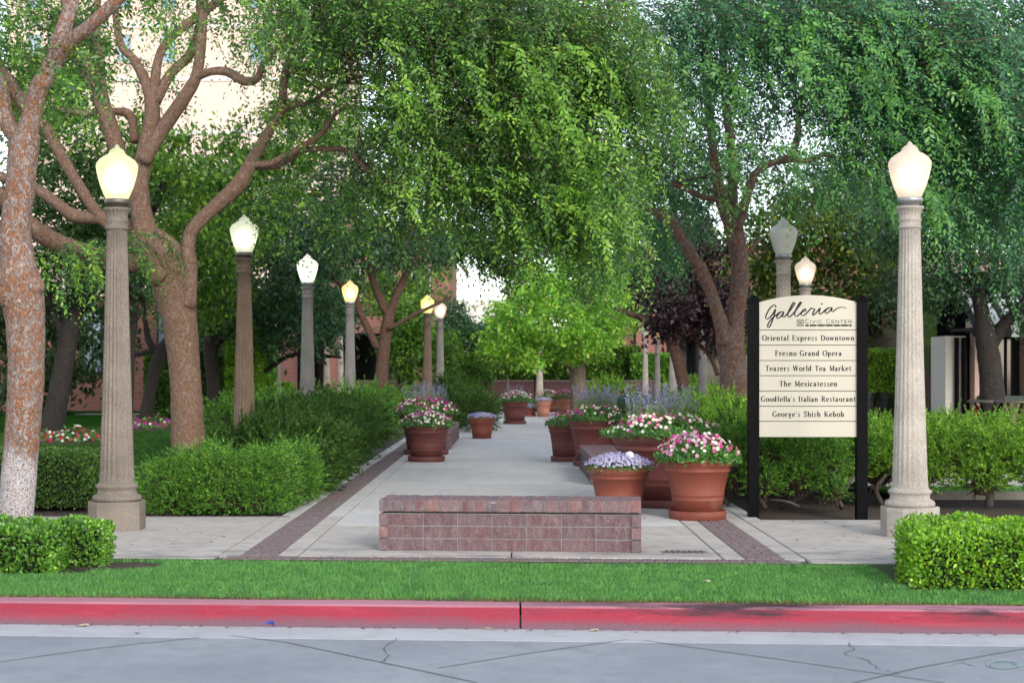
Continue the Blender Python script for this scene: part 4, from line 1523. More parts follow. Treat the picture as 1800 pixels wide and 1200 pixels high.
# ---- grey elm right of the walk
T3Y = 26.0
t3 = thing('elm_tree', P(1292, 818, T3Y) * np.array([1, 1, 0]), 'grey-barked forked tree between the potted flowers and the sign', 'tree')
mb = MB()
limb(mb, [(1294, 830, 0, 32), (1293, 720, 0, 27), (1289, 650, 0, 24), (1284, 605, 0, 25), (1284, 575, 0, 24)], T3Y, 18, 6, .03)
mb.build('trunk', MATS['elm_bark_grey'], t3, True)
for rows in (
        [(1287, 610, 0, 19), (1293, 550, 0, 16), (1301, 490, 0, 16), (1297, 440, 0, 16), (1288, 395, 0, 17), (1270, 355, 0, 12), (1258, 300, 0, 9), (1250, 230, .1, 8), (1242, 150, .1, 8), (1240, 60, .2, 7), (1242, -60, .2, 6)],
        [(1278, 605, -.1, 17), (1262, 550, -.1, 12), (1240, 490, -.1, 11), (1205, 430, -.2, 10), (1180, 392, -.2, 9), (1150, 372, -.3, 7), (1110, 352, -.3, 5)],
        [(1284, 400, 0, 13), (1287, 350, .1, 10), (1288, 300, .1, 8), (1282, 230, .2, 8), (1274, 170, .2, 7), (1270, 60, .2, 6), (1268, -60, .2, 5)],
        [(1294, 400, -.1, 12), (1308, 362, -.2, 9), (1318, 325, -.2, 8), (1332, 300, -.2, 6), (1362, 285, -.2, 6), (1388, 276, -.3, 8), (1402, 240, -.3, 6), (1404, 205, -.3, 5), (1412, 150, -.3, 4)],
        [(1385, 280, -.3, 6), (1420, 283, -.3, 5), (1450, 272, -.4, 4), (1480, 280, -.4, 3)],
        [(1262, 350, 0, 6), (1240, 348, -.1, 5), (1210, 335, -.1, 5), (1185, 325, -.2, 4)],
        [(1250, 225, .1, 5), (1225, 212, .1, 4), (1212, 195, .1, 4), (1190, 190, .1, 3)],
        [(1300, 450, .1, 8), (1318, 440, .1, 4), (1335, 420, .2, 3)]):
    m = MB()
    limb(m, rows, T3Y, 10, 6, .05)
    m.build('branch', MATS['elm_bark_grey'], t3, True)
m = MB()
for a in ((1240, 60), (1270, 60), (1412, 150), (1480, 280), (1404, 205), (1242, 150), (1185, 325)):
    for k in range(3):
        twiggy(m, P(a[0], a[1], T3Y), (RNG.uniform(-.2, 1), RNG.uniform(-1, .3), RNG.uniform(-.2, .6)), RNG.uniform(1.6, 3), .02, 2, .4)
m.build('side_branches', MATS['twig'], t3, True)['kind'] = 'stuff'
(V, F), st = weeping([
    wc(1160, 30, 23, 120, 100, 2, 110, 1.4, 90, 50), wc(1330, 20, 22.5, 150, 90, 2, 190, 1.5, 85, 40), wc(1500, 40, 21, 150, 100, 2, 210, 1.5, 80, 35),
    wc(1640, 90, 20, 130, 110, 1.8, 170, 1.4, 80, 35), wc(1720, 230, 20, 90, 90, 1.6, 110, 1.3, 80, 40), wc(1470, 170, 21.5, 140, 70, 1.8, 120, 1.3, 85, 45),
    wc(1570, 240, 21, 90, 60, 1.5, 60, 1.2, 85, 45), wc(1200, 130, 25, 110, 50, 1.2, 34, 1.0, 85, 60), wc(1150, 330, 27, 60, 50, 1.0, 34, 1.0, 60, 70),
    wc(1240, 270, 27.5, 80, 40, 1.0, 26, .9, 85, 60), wc(1400, 300, 26.5, 90, 40, 1.0, 34, 1.0, 85, 60), wc(1760, 30, 20, 90, 60, 2, 34, 1.2, 80, 50),
    wc(1420, -220, 22, 330, 140, 3, 60, 1.7, 90, 120), wc(1700, 360, 20.5, 80, 50, 1.3, 45, 1.1, 80, 45), wc(1120, 400, 28, 60, 50, 1, 30, 1, 80, 70)], 0.076, 12)
qpart('crown', V, F, MATS['elm_leaf_cool'], t3)
qpart('twigs', *st, MATS['twig'], t3, True)
(V, F), _ = weeping([wc(1330, 60, 19, 130, 80, .6, 11, .9, 85, 30), wc(1480, 90, 18.2, 130, 100, .6, 13, 1.0, 82, 28), wc(1620, 170, 17.6, 110, 120, .6, 13, 1.0, 80, 28), wc(1440, 260, 19, 120, 60, .6, 10, .8, 85, 30), wc(1560, 330, 18.6, 90, 50, .5, 8, .9, 85, 30), wc(1180, 200, 20.5, 50, 110, .6, 9, .9, 85, 30), wc(1280, 280, 21, 60, 40, .4, 4, .7, 85, 40)], .082, 15, 6)
qpart('shoot_tips', V, F, MATS['elm_tip_cool'], t3)
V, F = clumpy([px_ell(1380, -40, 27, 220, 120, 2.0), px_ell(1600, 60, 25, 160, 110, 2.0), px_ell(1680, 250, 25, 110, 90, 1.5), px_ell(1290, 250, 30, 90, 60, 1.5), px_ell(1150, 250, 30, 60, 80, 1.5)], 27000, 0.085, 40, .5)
qpart('inner_crown', V, F, MATS['deep_shade_leaf'], t3)


def back_tree(name, label, base_px, Y, limbs, ells, n, leaf, lm, bark, per=60, rad=.5, droop=.4, cat='tree', group=None, hollow=.35):
    loc = np.array([(base_px - HX) * Y / FPX, Y, 0])
    t = thing(name, loc, label, cat, group)
    for i, rows in enumerate(limbs):
        m = MB()
        limb(m, rows, Y, 8, 5, .05)
        m.build('trunk' if i == 0 else 'branch', MATS[bark], t, True)
    V, F = clumpy([px_ell(a, b, Y + c, rx, ry, rY) for a, b, c, rx, ry, rY in ells], n * 1.25, leaf * 1.32, per, rad, droop, hollow)
    qpart('crown', V, F, MATS[lm], t)
    return t


GB = 'trees in the garden behind'


def gy(Y):
    """pixel row of the ground at depth Y"""
    return HY + CAMZ * FPX / Y


back_tree('shade_tree', 'dark leaning trunk with dense crown behind the clipped hedge at left', 92, 36.6,
          [[(88, gy(36.6) + 6, 0, 24), (98, 720, 0, 20), (112, 640, 0, 18), (126, 560, 0, 17), (140, 500, 0, 14), (150, 420, 0, 9)], [(118, 600, 0, 10), (90, 540, 0, 9), (60, 480, 0, 7)], [(128, 560, 0, 9), (170, 500, 0, 7), (200, 450, .2, 5)]],
          [(60, 430, 0, 130, 110, 2.5), (190, 470, 1, 110, 90, 2.5), (150, 330, 0, 130, 90, 2.5), (-40, 540, 0, 90, 120, 2), (40, 560, 1.5, 90, 60, 1.5)], 16000, .115, 'deep_shade_leaf', 'dark_bark', group=GB)
back_tree('shade_tree', 'slim dark forked tree in front of the brick house at left', 255, 45,
          [[(252, gy(45) + 4, 0, 14), (262, 700, 0, 11), (275, 640, 0, 11), (285, 615, 0, 11), (300, 590, 0, 9), (315, 540, 0, 6)], [(280, 625, 0, 7), (262, 600, 0, 6), (255, 560, 0, 4), (250, 500, 0, 3)], [(275, 612, 0, 5), (245, 622, 0, 4), (220, 628, 0, 3)]],
          [(300, 400, 0, 110, 110, 3), (380, 480, 1, 80, 100, 3), (250, 420, 2, 90, 60, 3), (330, 540, 2, 50, 40, 2)], 13000, .13, 'mid_leaf', 'dark_bark', group=GB)
back_tree('shade_tree', 'spreading blue-green tree filling the gap between the second and third left lamps', 378, 50,
          [[(378, gy(50) + 4, 0, 16), (376, 680, 0, 13), (370, 600, 0, 12), (380, 520, 0, 10), (400, 440, 0, 7)], [(372, 610, 0, 8), (430, 560, 0, 6), (520, 520, 0, 5)], [(420, 690, 1, 4), (470, 650, 1, 4), (520, 622, 1, 3.5), (600, 628, 1, 2.5)]],
          [(480, 470, 0, 110, 120, 3), (560, 560, 0, 70, 70, 3), (450, 580, 1, 70, 60, 2.5), (540, 400, 0, 100, 100, 3), (400, 360, 1, 110, 90, 3)], 19000, .135, 'blue_leaf', 'dark_bark', group=GB)
back_tree('shade_tree', 'brown forked tree behind the fourth left lamp with a thin branch reaching right', 672, 43,
          [[(670, gy(43) + 4, 0, 14), (671, 660, 0, 11.5), (676, 600, 0, 11), (683, 560, 0, 10), (684, 540, 0, 9)],
           [(683, 555, 0, 8), (670, 530, 0, 7.5), (655, 490, 0, 7), (652, 450, 0, 6), (640, 410, 0, 5), (622, 380, 0, 4)],
           [(684, 550, 0, 8), (695, 525, 0, 7.5), (708, 495, 0, 6.5), (722, 470, 0, 5), (745, 430, 0, 4), (750, 390, 0, 3)],
           [(664, 612, 0, 7), (648, 580, 0, 6.5), (632, 545, 0, 6), (622, 515, 0, 5), (600, 500, 0, 4.5), (577, 478, 0, 4)],
           [(682, 578, -.2, 4.5), (705, 566, -.3, 4), (730, 552, -.4, 3.5), (760, 538, -.5, 3), (792, 522, -.6, 2.3)],
           [(652, 455, 0, 4.5), (660, 410, 0, 4), (672, 370, 0, 3)], [(700, 510, 0, 4.5), (690, 560, .2, 3)]],
          [(630, 400, 0, 90, 70, 2.5), (720, 420, 0, 80, 60, 2.5), (650, 300, 0, 110, 70, 2.5), (760, 360, 1, 70, 60, 2), (560, 430, 0, 50, 60, 2)], 10500, .12, 'blue_leaf', 'brown_bark', group=GB, rad=.4)
back_tree('crape_myrtle', 'small dense multi-stemmed tree left of the yellow globe lamp', 722, 56,
          [[(716, gy(56), 0, 4), (720, 690, 0, 3.5), (725, 660, 0, 3)], [(722, 728, 0, 4), (735, 690, 0, 3), (752, 672, 0, 2.5)], [(714, 728, 0, 3), (705, 690, 0, 3), (700, 660, 0, 2.5)]],
          [(728, 615, 0, 52, 55, 1.6), (715, 570, 0, 35, 45, 1.4), (770, 610, 1, 35, 45, 1.4)], 8500, .12, 'mid_leaf', 'dark_bark', group=GB, rad=.4)
back_tree('crape_myrtle', 'white-flowered tree standing beneath the bright gap above the walk', 808, 62,
          [[(808, gy(62), 0, 4), (808, 660, 0, 3.2), (806, 610, 0, 2.5)]],
          [(810, 600, 0, 42, 45, 1.6), (850, 600, 1, 45, 40, 1.6), (800, 560, 0, 22, 30, 1)], 6500, .13, 'blue_leaf', 'pale_bark', group=GB, rad=.4)
back_tree('crape_myrtle', 'pink-flowered bushy tree right of the peach globe lamp', 830, 60,
          [[(826, gy(60), 0, 3.5), (826, 690, 0, 3), (828, 660, 0, 2.5)]],
          [(832, 655, 0, 30, 34, 1.2), (795, 650, 0, 28, 32, 1.2)], 4500, .11, 'mid_leaf', 'pale_bark', group=GB, rad=.35)
back_tree('walnut_tree', 'bright yellow-green tree with thick pale trunk at the end of the walk', 1015, 55,
          [[(1018, gy(55), 0, 17), (1017, 690, 0, 15), (1015, 650, 0, 14), (1016, 600, 0, 10), (1030, 550, 0, 7), (1040, 480, 0, 5)], [(1008, 660, 0, 8), (990, 610, 0, 6), (950, 570, 0, 5)], [(1020, 640, 0, 7), (1060, 590, 0, 5), (1085, 550, 0, 4)]],
          [(950, 560, -1, 75, 50, 1.8), (1030, 600, -1, 50, 38, 1.6), (890, 590, -.5, 45, 45, 1.6), (1000, 500, 0, 90, 50, 2), (1080, 560, 0, 50, 50, 2), (940, 620, -1, 40, 25, 1)], 13500, .135, 'bright_leaf', 'pale_bark', group=GB, rad=.45)
back_tree('sapling', 'thin staked sapling in front of the low brick wall, left of the black post', 892, 68,
          [[(892, gy(68), 0, 2), (893, 690, 0, 1.7), (892, 650, 0, 1.4)]], [(890, 625, 0, 32, 28, 1.2)], 2600, .13, 'mid_leaf', 'pale_bark', group=GB, rad=.35)
back_tree('plum_tree', 'purple-leaved plum tree with leaning trunk left of the grey forked trunk', 1206, 38,
          [[(1210, gy(38), 0, 13), (1205, 700, 0, 12), (1196, 650, 0, 11), (1182, 605, 0, 10), (1165, 580, 0, 9), (1140, 562, 0, 7), (1108, 552, 0, 5), (1080, 540, 0, 4)],
           [(1185, 612, 0, 6), (1200, 560, 0, 5), (1210, 500, 0, 4)], [(1262, 660, .5, 4), (1248, 625, .5, 4), (1225, 600, .3, 4), (1205, 560, .3, 3)]],
          [(1200, 520, 0, 70, 60, 1.8), (1260, 545, .5, 50, 60, 1.6), (1170, 560, -.5, 36, 28, 1), (1215, 430, .5, 70, 50, 1.6)], 9000, .11, 'plum_leaf', 'brown_bark', group=GB, rad=.4)
back_tree('shade_tree', 'olive-tinged tree whose foliage hangs behind the top of the directory sign', 1562, 40,
          [[(1548, gy(40), 0, 20), (1560, 690, 0, 16), (1572, 620, 0, 14), (1560, 540, 0, 10), (1520, 470, 0, 8), (1450, 420, 0, 6)], [(1568, 590, 0, 8), (1610, 520, 0, 6), (1640, 470, 0, 5)]],
          [(1420, 420, 0, 110, 80, 2.2), (1540, 480, 0, 90, 90, 2.2), (1370, 480, .5, 60, 70, 1.8), (1480, 360, .5, 130, 70, 2.2), (1560, 560, .5, 60, 40, 1.6)], 17000, .12, 'olive_leaf', 'dark_bark', group=GB)
back_tree('shade_tree', 'dark forked tree standing before the cafe at the right edge', 1742, 30,
          [[(1746, gy(30), 0, 27), (1745, 720, 0, 23), (1742, 660, 0, 21), (1735, 605, 0, 20), (1728, 560, 0, 15), (1715, 500, 0, 12), (1700, 440, 0, 9)], [(1742, 605, 0, 13), (1765, 570, 0, 11), (1800, 535, 0, 9), (1850, 480, 0, 7)], [(1722, 530, 0, 8), (1760, 490, .3, 6), (1800, 430, .5, 5)]],
          [(1640, 380, 0, 120, 80, 2), (1760, 420, 0, 100, 90, 2), (1700, 500, .5, 60, 30, 1.3), (1620, 500, 1, 60, 60, 1.4), (1850, 520, 0, 60, 70, 1.5), (1800, 250, 1, 100, 90, 2)], 19000, .085, 'blue_leaf', 'dark_bark', group=GB, rad=.45)
back_tree('shade_tree', 'sunlit yellow-green treetop at the upper right edge behind the weeping canopy', 1820, 44,
          [[(1830, gy(44), 0, 20), (1825, 500, 0, 14), (1815, 300, 0, 9)]], [(1800, 190, 0, 70, 90, 2), (1850, 330, 0, 90, 120, 2.5)], 9000, .13, 'bright_leaf', 'dark_bark', group=GB)
back_tree('shade_tree', 'leafy green tree behind the limbs of the forked tree at upper left', 300, 38,
          [[(215, gy(38), 0, 18), (225, 600, 0, 14), (250, 420, 0, 10), (290, 320, 0, 7)]],
          [(160, 260, 0, 120, 80, 2.4), (330, 290, 0, 110, 75, 2.4), (400, 400, 1, 80, 70, 2), (60, 180, 0, 90, 90, 2), (480, 330, 1, 70, 70, 2), (560, 190, 1, 70, 110, 2), (110, 90, 0, 90, 80, 2), (450, 250, 1, 60, 50, 1.6), (560, 40, 1, 80, 70, 2)], 19000, .12, 'mid_leaf', 'dark_bark', group=GB, rad=.45)
back_tree('shade_tree', 'tall shadowy tree closing the view behind the middle canopy', 1018, 66,
          [[(1018, gy(66), 0, 11), (1020, 560, 0, 9), (1040, 420, 0, 7)]],
          [(1100, 450, 0, 90, 80, 3), (1000, 420, 0, 100, 60, 3), (900, 440, 0, 60, 50, 2.5), (1180, 350, 0, 80, 90, 3), (1060, 330, 0, 90, 60, 3), (830, 420, 0, 70, 50, 2.5), (770, 440, 0, 40, 40, 2)], 15000, .19, 'deep_shade_leaf', 'dark_bark', group=GB, rad=.7)
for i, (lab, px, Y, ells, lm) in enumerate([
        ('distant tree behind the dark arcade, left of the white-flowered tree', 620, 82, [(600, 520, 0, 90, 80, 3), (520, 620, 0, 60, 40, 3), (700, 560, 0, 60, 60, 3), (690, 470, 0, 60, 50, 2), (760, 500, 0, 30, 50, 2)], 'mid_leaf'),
        ('distant dark tree behind the low brick wall left of the far post', 930, 84, [(880, 610, 0, 50, 35, 2), (980, 560, 0, 100, 70, 3), (930, 500, 0, 50, 40, 2)], 'deep_shade_leaf'),
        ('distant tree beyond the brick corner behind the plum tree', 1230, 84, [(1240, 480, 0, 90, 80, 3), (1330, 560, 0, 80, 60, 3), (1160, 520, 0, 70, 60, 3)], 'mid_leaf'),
        ('dense dark tree between sign and cafe', 1600, 60, [(1480, 560, 0, 90, 70, 3), (1610, 560, 0, 80, 90, 3), (1600, 420, 0, 130, 100, 3), (1400, 560, 0, 80, 70, 3)], 'deep_shade_leaf'),
        ('dense dark tree against the brick house at far left', 40, 56, [(40, 600, 0, 120, 90, 3), (150, 620, 0, 70, 70, 2), (-60, 450, 0, 120, 120, 3), (200, 560, 0, 60, 60, 2), (60, 690, 0, 90, 40, 2)], 'deep_shade_leaf'),
        ('dense dark tree behind the forked trunk at left', 420, 60, [(420, 560, 0, 80, 80, 3), (330, 480, 0, 80, 70, 3), (560, 520, 0, 70, 80, 3), (360, 640, 0, 40, 50, 2)], 'deep_shade_leaf')]):
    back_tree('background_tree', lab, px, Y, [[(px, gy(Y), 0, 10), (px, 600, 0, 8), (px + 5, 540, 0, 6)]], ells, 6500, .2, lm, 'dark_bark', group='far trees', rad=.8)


# ================================================================== HEDGES AND JUNIPERS
def hedge(name, label, boxes, lm, dens=6000, leaf=.034, cat='hedge', rz=0.0, legs=None, wob=.03):
    """clipped shrub: leaf shell over boxes (x0,x1,y0,y1,z0,z1)"""
    bx = np.array(boxes, float)
    t = thing(name, ((bx[0, 0] + bx[0, 1]) / 2, (bx[0, 2] + bx[0, 3]) / 2, 0), label, cat)
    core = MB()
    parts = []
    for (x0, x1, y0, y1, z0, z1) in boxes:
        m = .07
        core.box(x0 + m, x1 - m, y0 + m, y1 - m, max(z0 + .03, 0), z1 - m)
        faces = [((x1 - x0) * (y1 - y0), 2, 1), ((x1 - x0) * (z1 - z0), 1, 0), ((x1 - x0) * (z1 - z0), 1, 1), ((y1 - y0) * (z1 - z0), 0, 0), ((y1 - y0) * (z1 - z0), 0, 1)]
        for area, ax, sd in faces:
            n = int(area * dens * (0.5 if (ax == 1 and sd == 1) else 1))
            if n < 3:
                continue
            p = RNG.uniform(0, 1, (n, 3)) * np.array([x1 - x0, y1 - y0, z1 - z0]) + np.array([x0, y0, z0])
            lo, hi = (x0, y0, z0)[ax], (x1, y1, z1)[ax]
            inset = np.abs(RNG.normal(0, .035, n)) - .02
            w = wob * (np.sin(p[:, 0] * 7 + p[:, 2] * 5) + np.sin(p[:, 1] * 9 + p[:, 0] * 3.3) + np.sin(p[:, 0] * 17)) * .5
            p[:, ax] = (hi - inset + w) if sd else (lo + inset + w)
            nr = np.zeros((n, 3))
            nr[:, ax] = 1 if sd else -1
            d = unit(nr * .6 + rdir(n) * .9 + np.array([0, 0, .45]))
            L = leaf * RNG.uniform(.7, 1.35, n)
            parts.append(kites(p, d, rdir(n) + nr * .7, L, L * .6))
    # loose shoots on top
    for (x0, x1, y0, y1, z0, z1) in boxes:
        n = int((x1 - x0) * (y1 - y0) * 90)
        if n:
            b = RNG.uniform(0, 1, (n, 3)) * np.array([x1 - x0, y1 - y0, 0]) + np.array([x0, y0, z1 - .02])
            for k in range(5):
                p = b + np.array([0, 0, .008 * k]) + RNG.normal(0, .006, (n, 3))
                d = unit(rdir(n) + np.array([0, 0, .7]))
                parts.append(kites(p, d, rdir(n), leaf, leaf * .55))
    core.build('branches_shade_core', MATS['hedge_shade_core'], t)  # solid dark boxes standing for the shade between the leaves
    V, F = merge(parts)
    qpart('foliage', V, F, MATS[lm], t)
    if legs:
        for (x, y, z, r) in legs:
            MB().tube([(x, y, -.05), (x + .01, y, z * .5), (x, y, z)], [r * 1.2, r, r], 8).build('trunk', MATS['dark_bark'], t, True)
    return t


hedge('boxwood_hedge', 'low glossy boxwood hedge at the left front corner of the grass', [(-6.5, -3.62, 12.05, 12.95, 0, .335), (-3.66, -3.36, 12.5, 13.0, 0, .33)], 'box_leaf', 5000)
hedge('boxwood_hedge', 'darker square boxwood hedge behind the whitewashed trunk', [(-7.5, -4.9, 17.9, 18.7, 0, .63)], 'box_leaf_dark', 4200)
hedge('boxwood_hedge', 'bright green U-shaped boxwood hedge at the right front corner of the grass', [(3.0, 6.4, 11.2, 11.8, 0, .40), (3.16, 3.55, 11.78, 12.4, 0, .35), (3.26, 6.4, 12.35, 12.85, 0, .355)], 'box_leaf_bright', 5000)
hedge('topiary_hedge', 'clipped block of foliage on a stem behind the sign posts', [(7.6, 8.9, 34, 34.8, 1.13, 2.04)], 'box_leaf_bright', 3000, .05, legs=[(8.25, 34.4, 1.2, .04)])  # missing skylight put into the colour by using the bright leaf
hedge('low_hedge', 'low trimmed hedge behind the stone bollards', [(7.2, 13.5, 44.6, 45.4, 0, .95)], 'box_leaf_bright', 900, .09)
hedge('tall_hedge', 'tall bright clipped hedge between the second lamp and the forked trunk', [(-9.2, -8.2, 50, 51.5, .5, 2.9)], 'box_leaf_bright', 1000, .10, legs=[(-8.7, 50.8, .6, .08)])
hedge('tall_hedge', 'rounded clipped hedge under the brick house window at left', [(-12.3, -9.6, 52, 53.5, 0, 2.2)], 'box_leaf_dark', 800, .12)
hedge('tall_hedge', 'narrow green clipped hedge left of the far round planter', [(-9.9, -9.0, 58, 59, .3, 3.1)], 'box_leaf', 800, .12)
hedge('low_hedge', 'yellow-green low hedge beside the far round planter', [(-11.2, -9.8, 68, 69, 0, 1.0)], 'box_leaf_bright', 700, .13)
hedge('wall_hedge', 'dark hedge growing behind the low brick wall', [(-2, 6.5, 77, 78.2, .3, 2.7)], 'box_leaf_dark', 400, .20)
hedge('wall_hedge', 'short green hedge right of the pale trunk behind the low wall', [(6.2, 8.2, 76, 77, .3, 2.3)], 'box_leaf', 400, .20)


def juniper(label, ells, lm, n=900, size=1.0, K=34, up=.35, base=None, open_below=False, limbs=None, name='juniper_shrub', flow=(0, 0, 0)):
    K = int(K * .66)
    c0 = np.mean([e[0] for e in ells], 0)
    t = thing(name, (c0[0], c0[1], 0), label, 'shrub', 'junipers along the walk')
    core = MB()
    parts = []
    vol = np.array([e[1][0] * e[1][1] + e[1][0] * e[1][2] + e[1][1] * e[1][2] for e in ells])
    vol /= vol.sum()
    for (c, r), w in zip(ells, vol):
        c = np.array(c, float)
        r = np.array(r, float)
        # inner twigs so the heart of the shrub stays dark
        k = 60
        q0 = rdir(k) * .2
        q1 = rdir(k) * .8
        for a, b in zip(q0, q1):
            core.tube([c + a * r * np.array([1, 1, .5]) - np.array([0, 0, r[2] * .4]), c + (a + b) / 2 * r, c + b * r], [.012, .009, .005], 4, False)
        m = int(n * w)
        q = rdir(m)
        lim = -.35 if limbs else -.8
        q[:, 2] = np.where(q[:, 2] < lim, -q[:, 2], q[:, 2])
        lump = 1 + .13 * np.sin(q[:, :1] * 7 + c[0] * 3) + .10 * np.sin(q[:, 1:2] * 9 + q[:, 2:3] * 8) + .10 * RNG.normal(size=(m, 1))
        depth = np.where(RNG.uniform(0, 1, (m, 1)) < .3, RNG.uniform(.5, .9, (m, 1)), 1)
        root = c + q * r * (lump * depth - .18)
        ax = unit(q * np.array([.9, .9, .5]) + np.array([0, 0, up]) + np.array(flow) + RNG.normal(0, .28, (m, 3)))
        Lp = size * RNG.uniform(.16, .36, (m, 1))
        s = RNG.uniform(0, 1, (m, K)) ** .8
        cur = RNG.normal(0, .12, (m, 1, 3)) + np.array([0, 0, -.10])
        pos = root[:, None] + ax[:, None] * (Lp * s)[..., None] + cur * (Lp * s ** 2)[..., None]
        d = unit(ax[:, None] * .85 + RNG.normal(0, .42, (m, K, 3)))
        LL = size * (.085 * (1.15 - .75 * s)) * RNG.uniform(.6, 1.2, (m, K))
        V, F = needles(pos.reshape(-1, 3), d.reshape(-1, 3), LL.reshape(-1), LL.reshape(-1) * .32 + .006)
        V[:, 2] = np.maximum(V[:, 2], .01)
        parts.append((V, F))
    core.build('branches_shade_core', MATS['twig'], t)
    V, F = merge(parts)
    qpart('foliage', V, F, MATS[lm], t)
    for rows in (limbs or []):
        pts = smooth_path(np.array([r[:3] for r in rows]), 4)
        rad = np.interp(np.linspace(0, 1, len(pts)), np.linspace(0, 1, len(rows)), [r[3] for r in rows])
        MB().tube(pts, rad, 7).build('stem', MATS['grey_twig'], t, True)
    return t


juniper('rounded bushy juniper at the front corner left of the walk', [((-3.80, 17.56, .24), (.46, .54, .42)), ((-3.25, 17.50, .25), (.56, .52, .44)), ((-2.80, 17.66, .26), (.42, .62, .46)), ((-3.5, 18.2, .28), (.7, .6, .44)), ((-2.62, 18.8, .28), (.36, .6, .46)), ((-3.0, 17.3, .14), (.55, .34, .24)), ((-3.75, 17.36, .13), (.45, .34, .22))], 'juniper_leaf', 8600, .44, 24, .3)
juniper('large feathery juniper behind the bushy one left of the walk', [((-2.85, 21.2, .40), (.62, 1.0, .50)), ((-2.7, 20.0, .28), (.42, .6, .36)), ((-2.95, 23.2, .48), (.62, 1.3, .55)), ((-3.6, 22.4, .42), (.6, 1.2, .46))], 'juniper_dark', 3200, 1.05, 34, .5, flow=(.3, -.1, .05))
juniper('feathery juniper beside the pots left of the walk', [((-2.9, 26.2, .48), (.6, 1.6, .50)), ((-3.3, 29.2, .52), (.9, 1.8, .54)), ((-4.1, 27.5, .46), (.7, 1.8, .5))], 'juniper_dark', 2700, 1.1, 30, .5)
juniper('wide juniper spreading around the fourth left lamp', [((-3.4, 34, .55), (1.0, 2.2, .55)), ((-4.8, 34.5, .55), (1.2, 2.2, .55)), ((-6.0, 33.5, .45), (1.0, 1.6, .5)), ((-3.2, 39, .55), (1.0, 2.0, .55))], 'juniper_leaf', 1900, 1.4, 30, .4)
juniper('smooth mounded juniper beside the lilac pot', [((-.98, 41.5, .48), (.66, 2.2, .52)), ((-1.5, 44, .55), (.8, 2.0, .6))], 'juniper_dark', 1300, 1.2, 30, .3)
juniper('dark mounded juniper farther along behind the lilac pot', [((-1.95, 48.5, .6), (1.1, 2.2, .72))], 'juniper_dark', 800, 1.4, 30, .3)
juniper('bright juniper right of the front pots, left of the sign', [((2.95, 20.6, .5), (.60, 1.0, .5)), ((3.4, 22.2, .62), (.9, 1.2, .56)), ((3.0, 24.6, .6), (.9, 1.4, .5))], 'juniper_bright', 3600, .9, 30, .5)
juniper('twisted open juniper showing bare stems below the directory sign', [((3.0, 18.35, .58), (.60, .55, .40)), ((3.62, 18.0, .50), (.42, .42, .36)), ((3.5, 19.0, .66), (.95, .7, .46)), ((2.55, 18.6, .50), (.34, .5, .38)), ((4.1, 18.4, .6), (.4, .4, .36)), ((3.35, 17.8, .34), (.28, .3, .30)), ((3.72, 17.62, .2), (.16, .18, .2)), ((2.95, 17.7, .28), (.2, .22, .24)), ((2.62, 18.1, .36), (.22, .3, .3))], 'juniper_leaf', 5200, .5, 26, .25,
        limbs=[[(3.0, 18.0, 0, .035), (2.9, 17.95, .2, .03), (3.1, 18.0, .42, .022), (3.3, 18.1, .6, .014)], [(3.2, 18.1, 0, .03), (3.45, 17.9, .16, .026), (3.7, 17.85, .34, .02), (3.85, 17.9, .5, .014)],
               [(3.9, 18.0, 0, .03), (3.8, 17.8, .2, .025), (4.0, 17.75, .38, .018), (4.1, 17.9, .5, .012)], [(2.6, 18.2, 0, .025), (2.5, 18.1, .2, .02), (2.55, 18.1, .4, .015)], [(3.55, 17.7, .03, .016), (3.7, 17.7, .2, .013), (3.8, 17.68, .3, .008)],
               [(3.35, 17.75, .04, .02), (3.2, 17.7, .1, .016), (3.0, 17.75, .12, .01)]])
juniper('dense dark juniper filling the bed behind the sign and the unlit lamp', [((3.0, 20.3, .42), (.8, .7, .5)), ((4.2, 20.6, .45), (.9, .7, .52)), ((3.7, 21.8, .5), (1.3, .8, .55))], 'juniper_dark', 2200, .9, 32, .3)
juniper('bright juniper between the sign and the pale lamp post', [((4.5, 18.7, .42), (.60, .6, .42)), ((4.75, 19.6, .54), (.7, .6, .40))], 'juniper_bright', 3600, .6, 28, .35,
        limbs=[[(4.5, 18.6, 0, .04), (4.4, 18.4, .2, .03), (4.6, 18.4, .45, .02)], [(4.6, 18.7, 0, .03), (4.85, 18.5, .22, .025), (4.9, 18.5, .45, .016)]])
juniper('bright juniper with bare lower trunk at the right edge', [((5.15, 18.6, .52), (.5, .6, .44)), ((5.4, 19.3, .6), (.5, .5, .42)), ((5.75, 18.4, .50), (.40, .5, .46)), ((6.45, 18.5, .48), (.6, .55, .50)), ((6.0, 19.2, .64), (1.1, .5, .42)), ((6.75, 18.1, .34), (.4, .4, .34)), ((6.2, 18.1, .36), (.24, .3, .3)), ((5.6, 18.2, .26), (.3, .3, .26)), ((4.95, 18.4, .3), (.3, .3, .3))], 'juniper_bright', 5600, .62, 26, .3,
        limbs=[[(5.78, 18.5, -.03, .05), (5.8, 18.5, .2, .045), (5.85, 18.5, .45, .035)], [(5.8, 18.5, .2, .03), (5.5, 18.5, .42, .022), (5.3, 18.6, .6, .015)], [(5.0, 18.6, 0, .03), (4.95, 18.5, .25, .026), (5.15, 18.5, .5, .02)], [(6.5, 18.6, -.02, .045), (6.45, 18.5, .3, .035), (6.6, 18.5, .5, .02)]])
juniper('yellow-green mounded shrub before the brick corner', [((4.6, 71, .5), (1.0, 1.2, .6)), ((8.6, 74, .5), (1.2, 1.4, .6))], 'juniper_bright', 900, 2.2, 24, .3)
juniper('low dark ground juniper behind the white label board', [((4.0, 33, .45), (1.5, 2.0, .45)), ((3.2, 36, .42), (1.2, 2, .42))], 'juniper_dark', 900, 1.3, 26, .3)


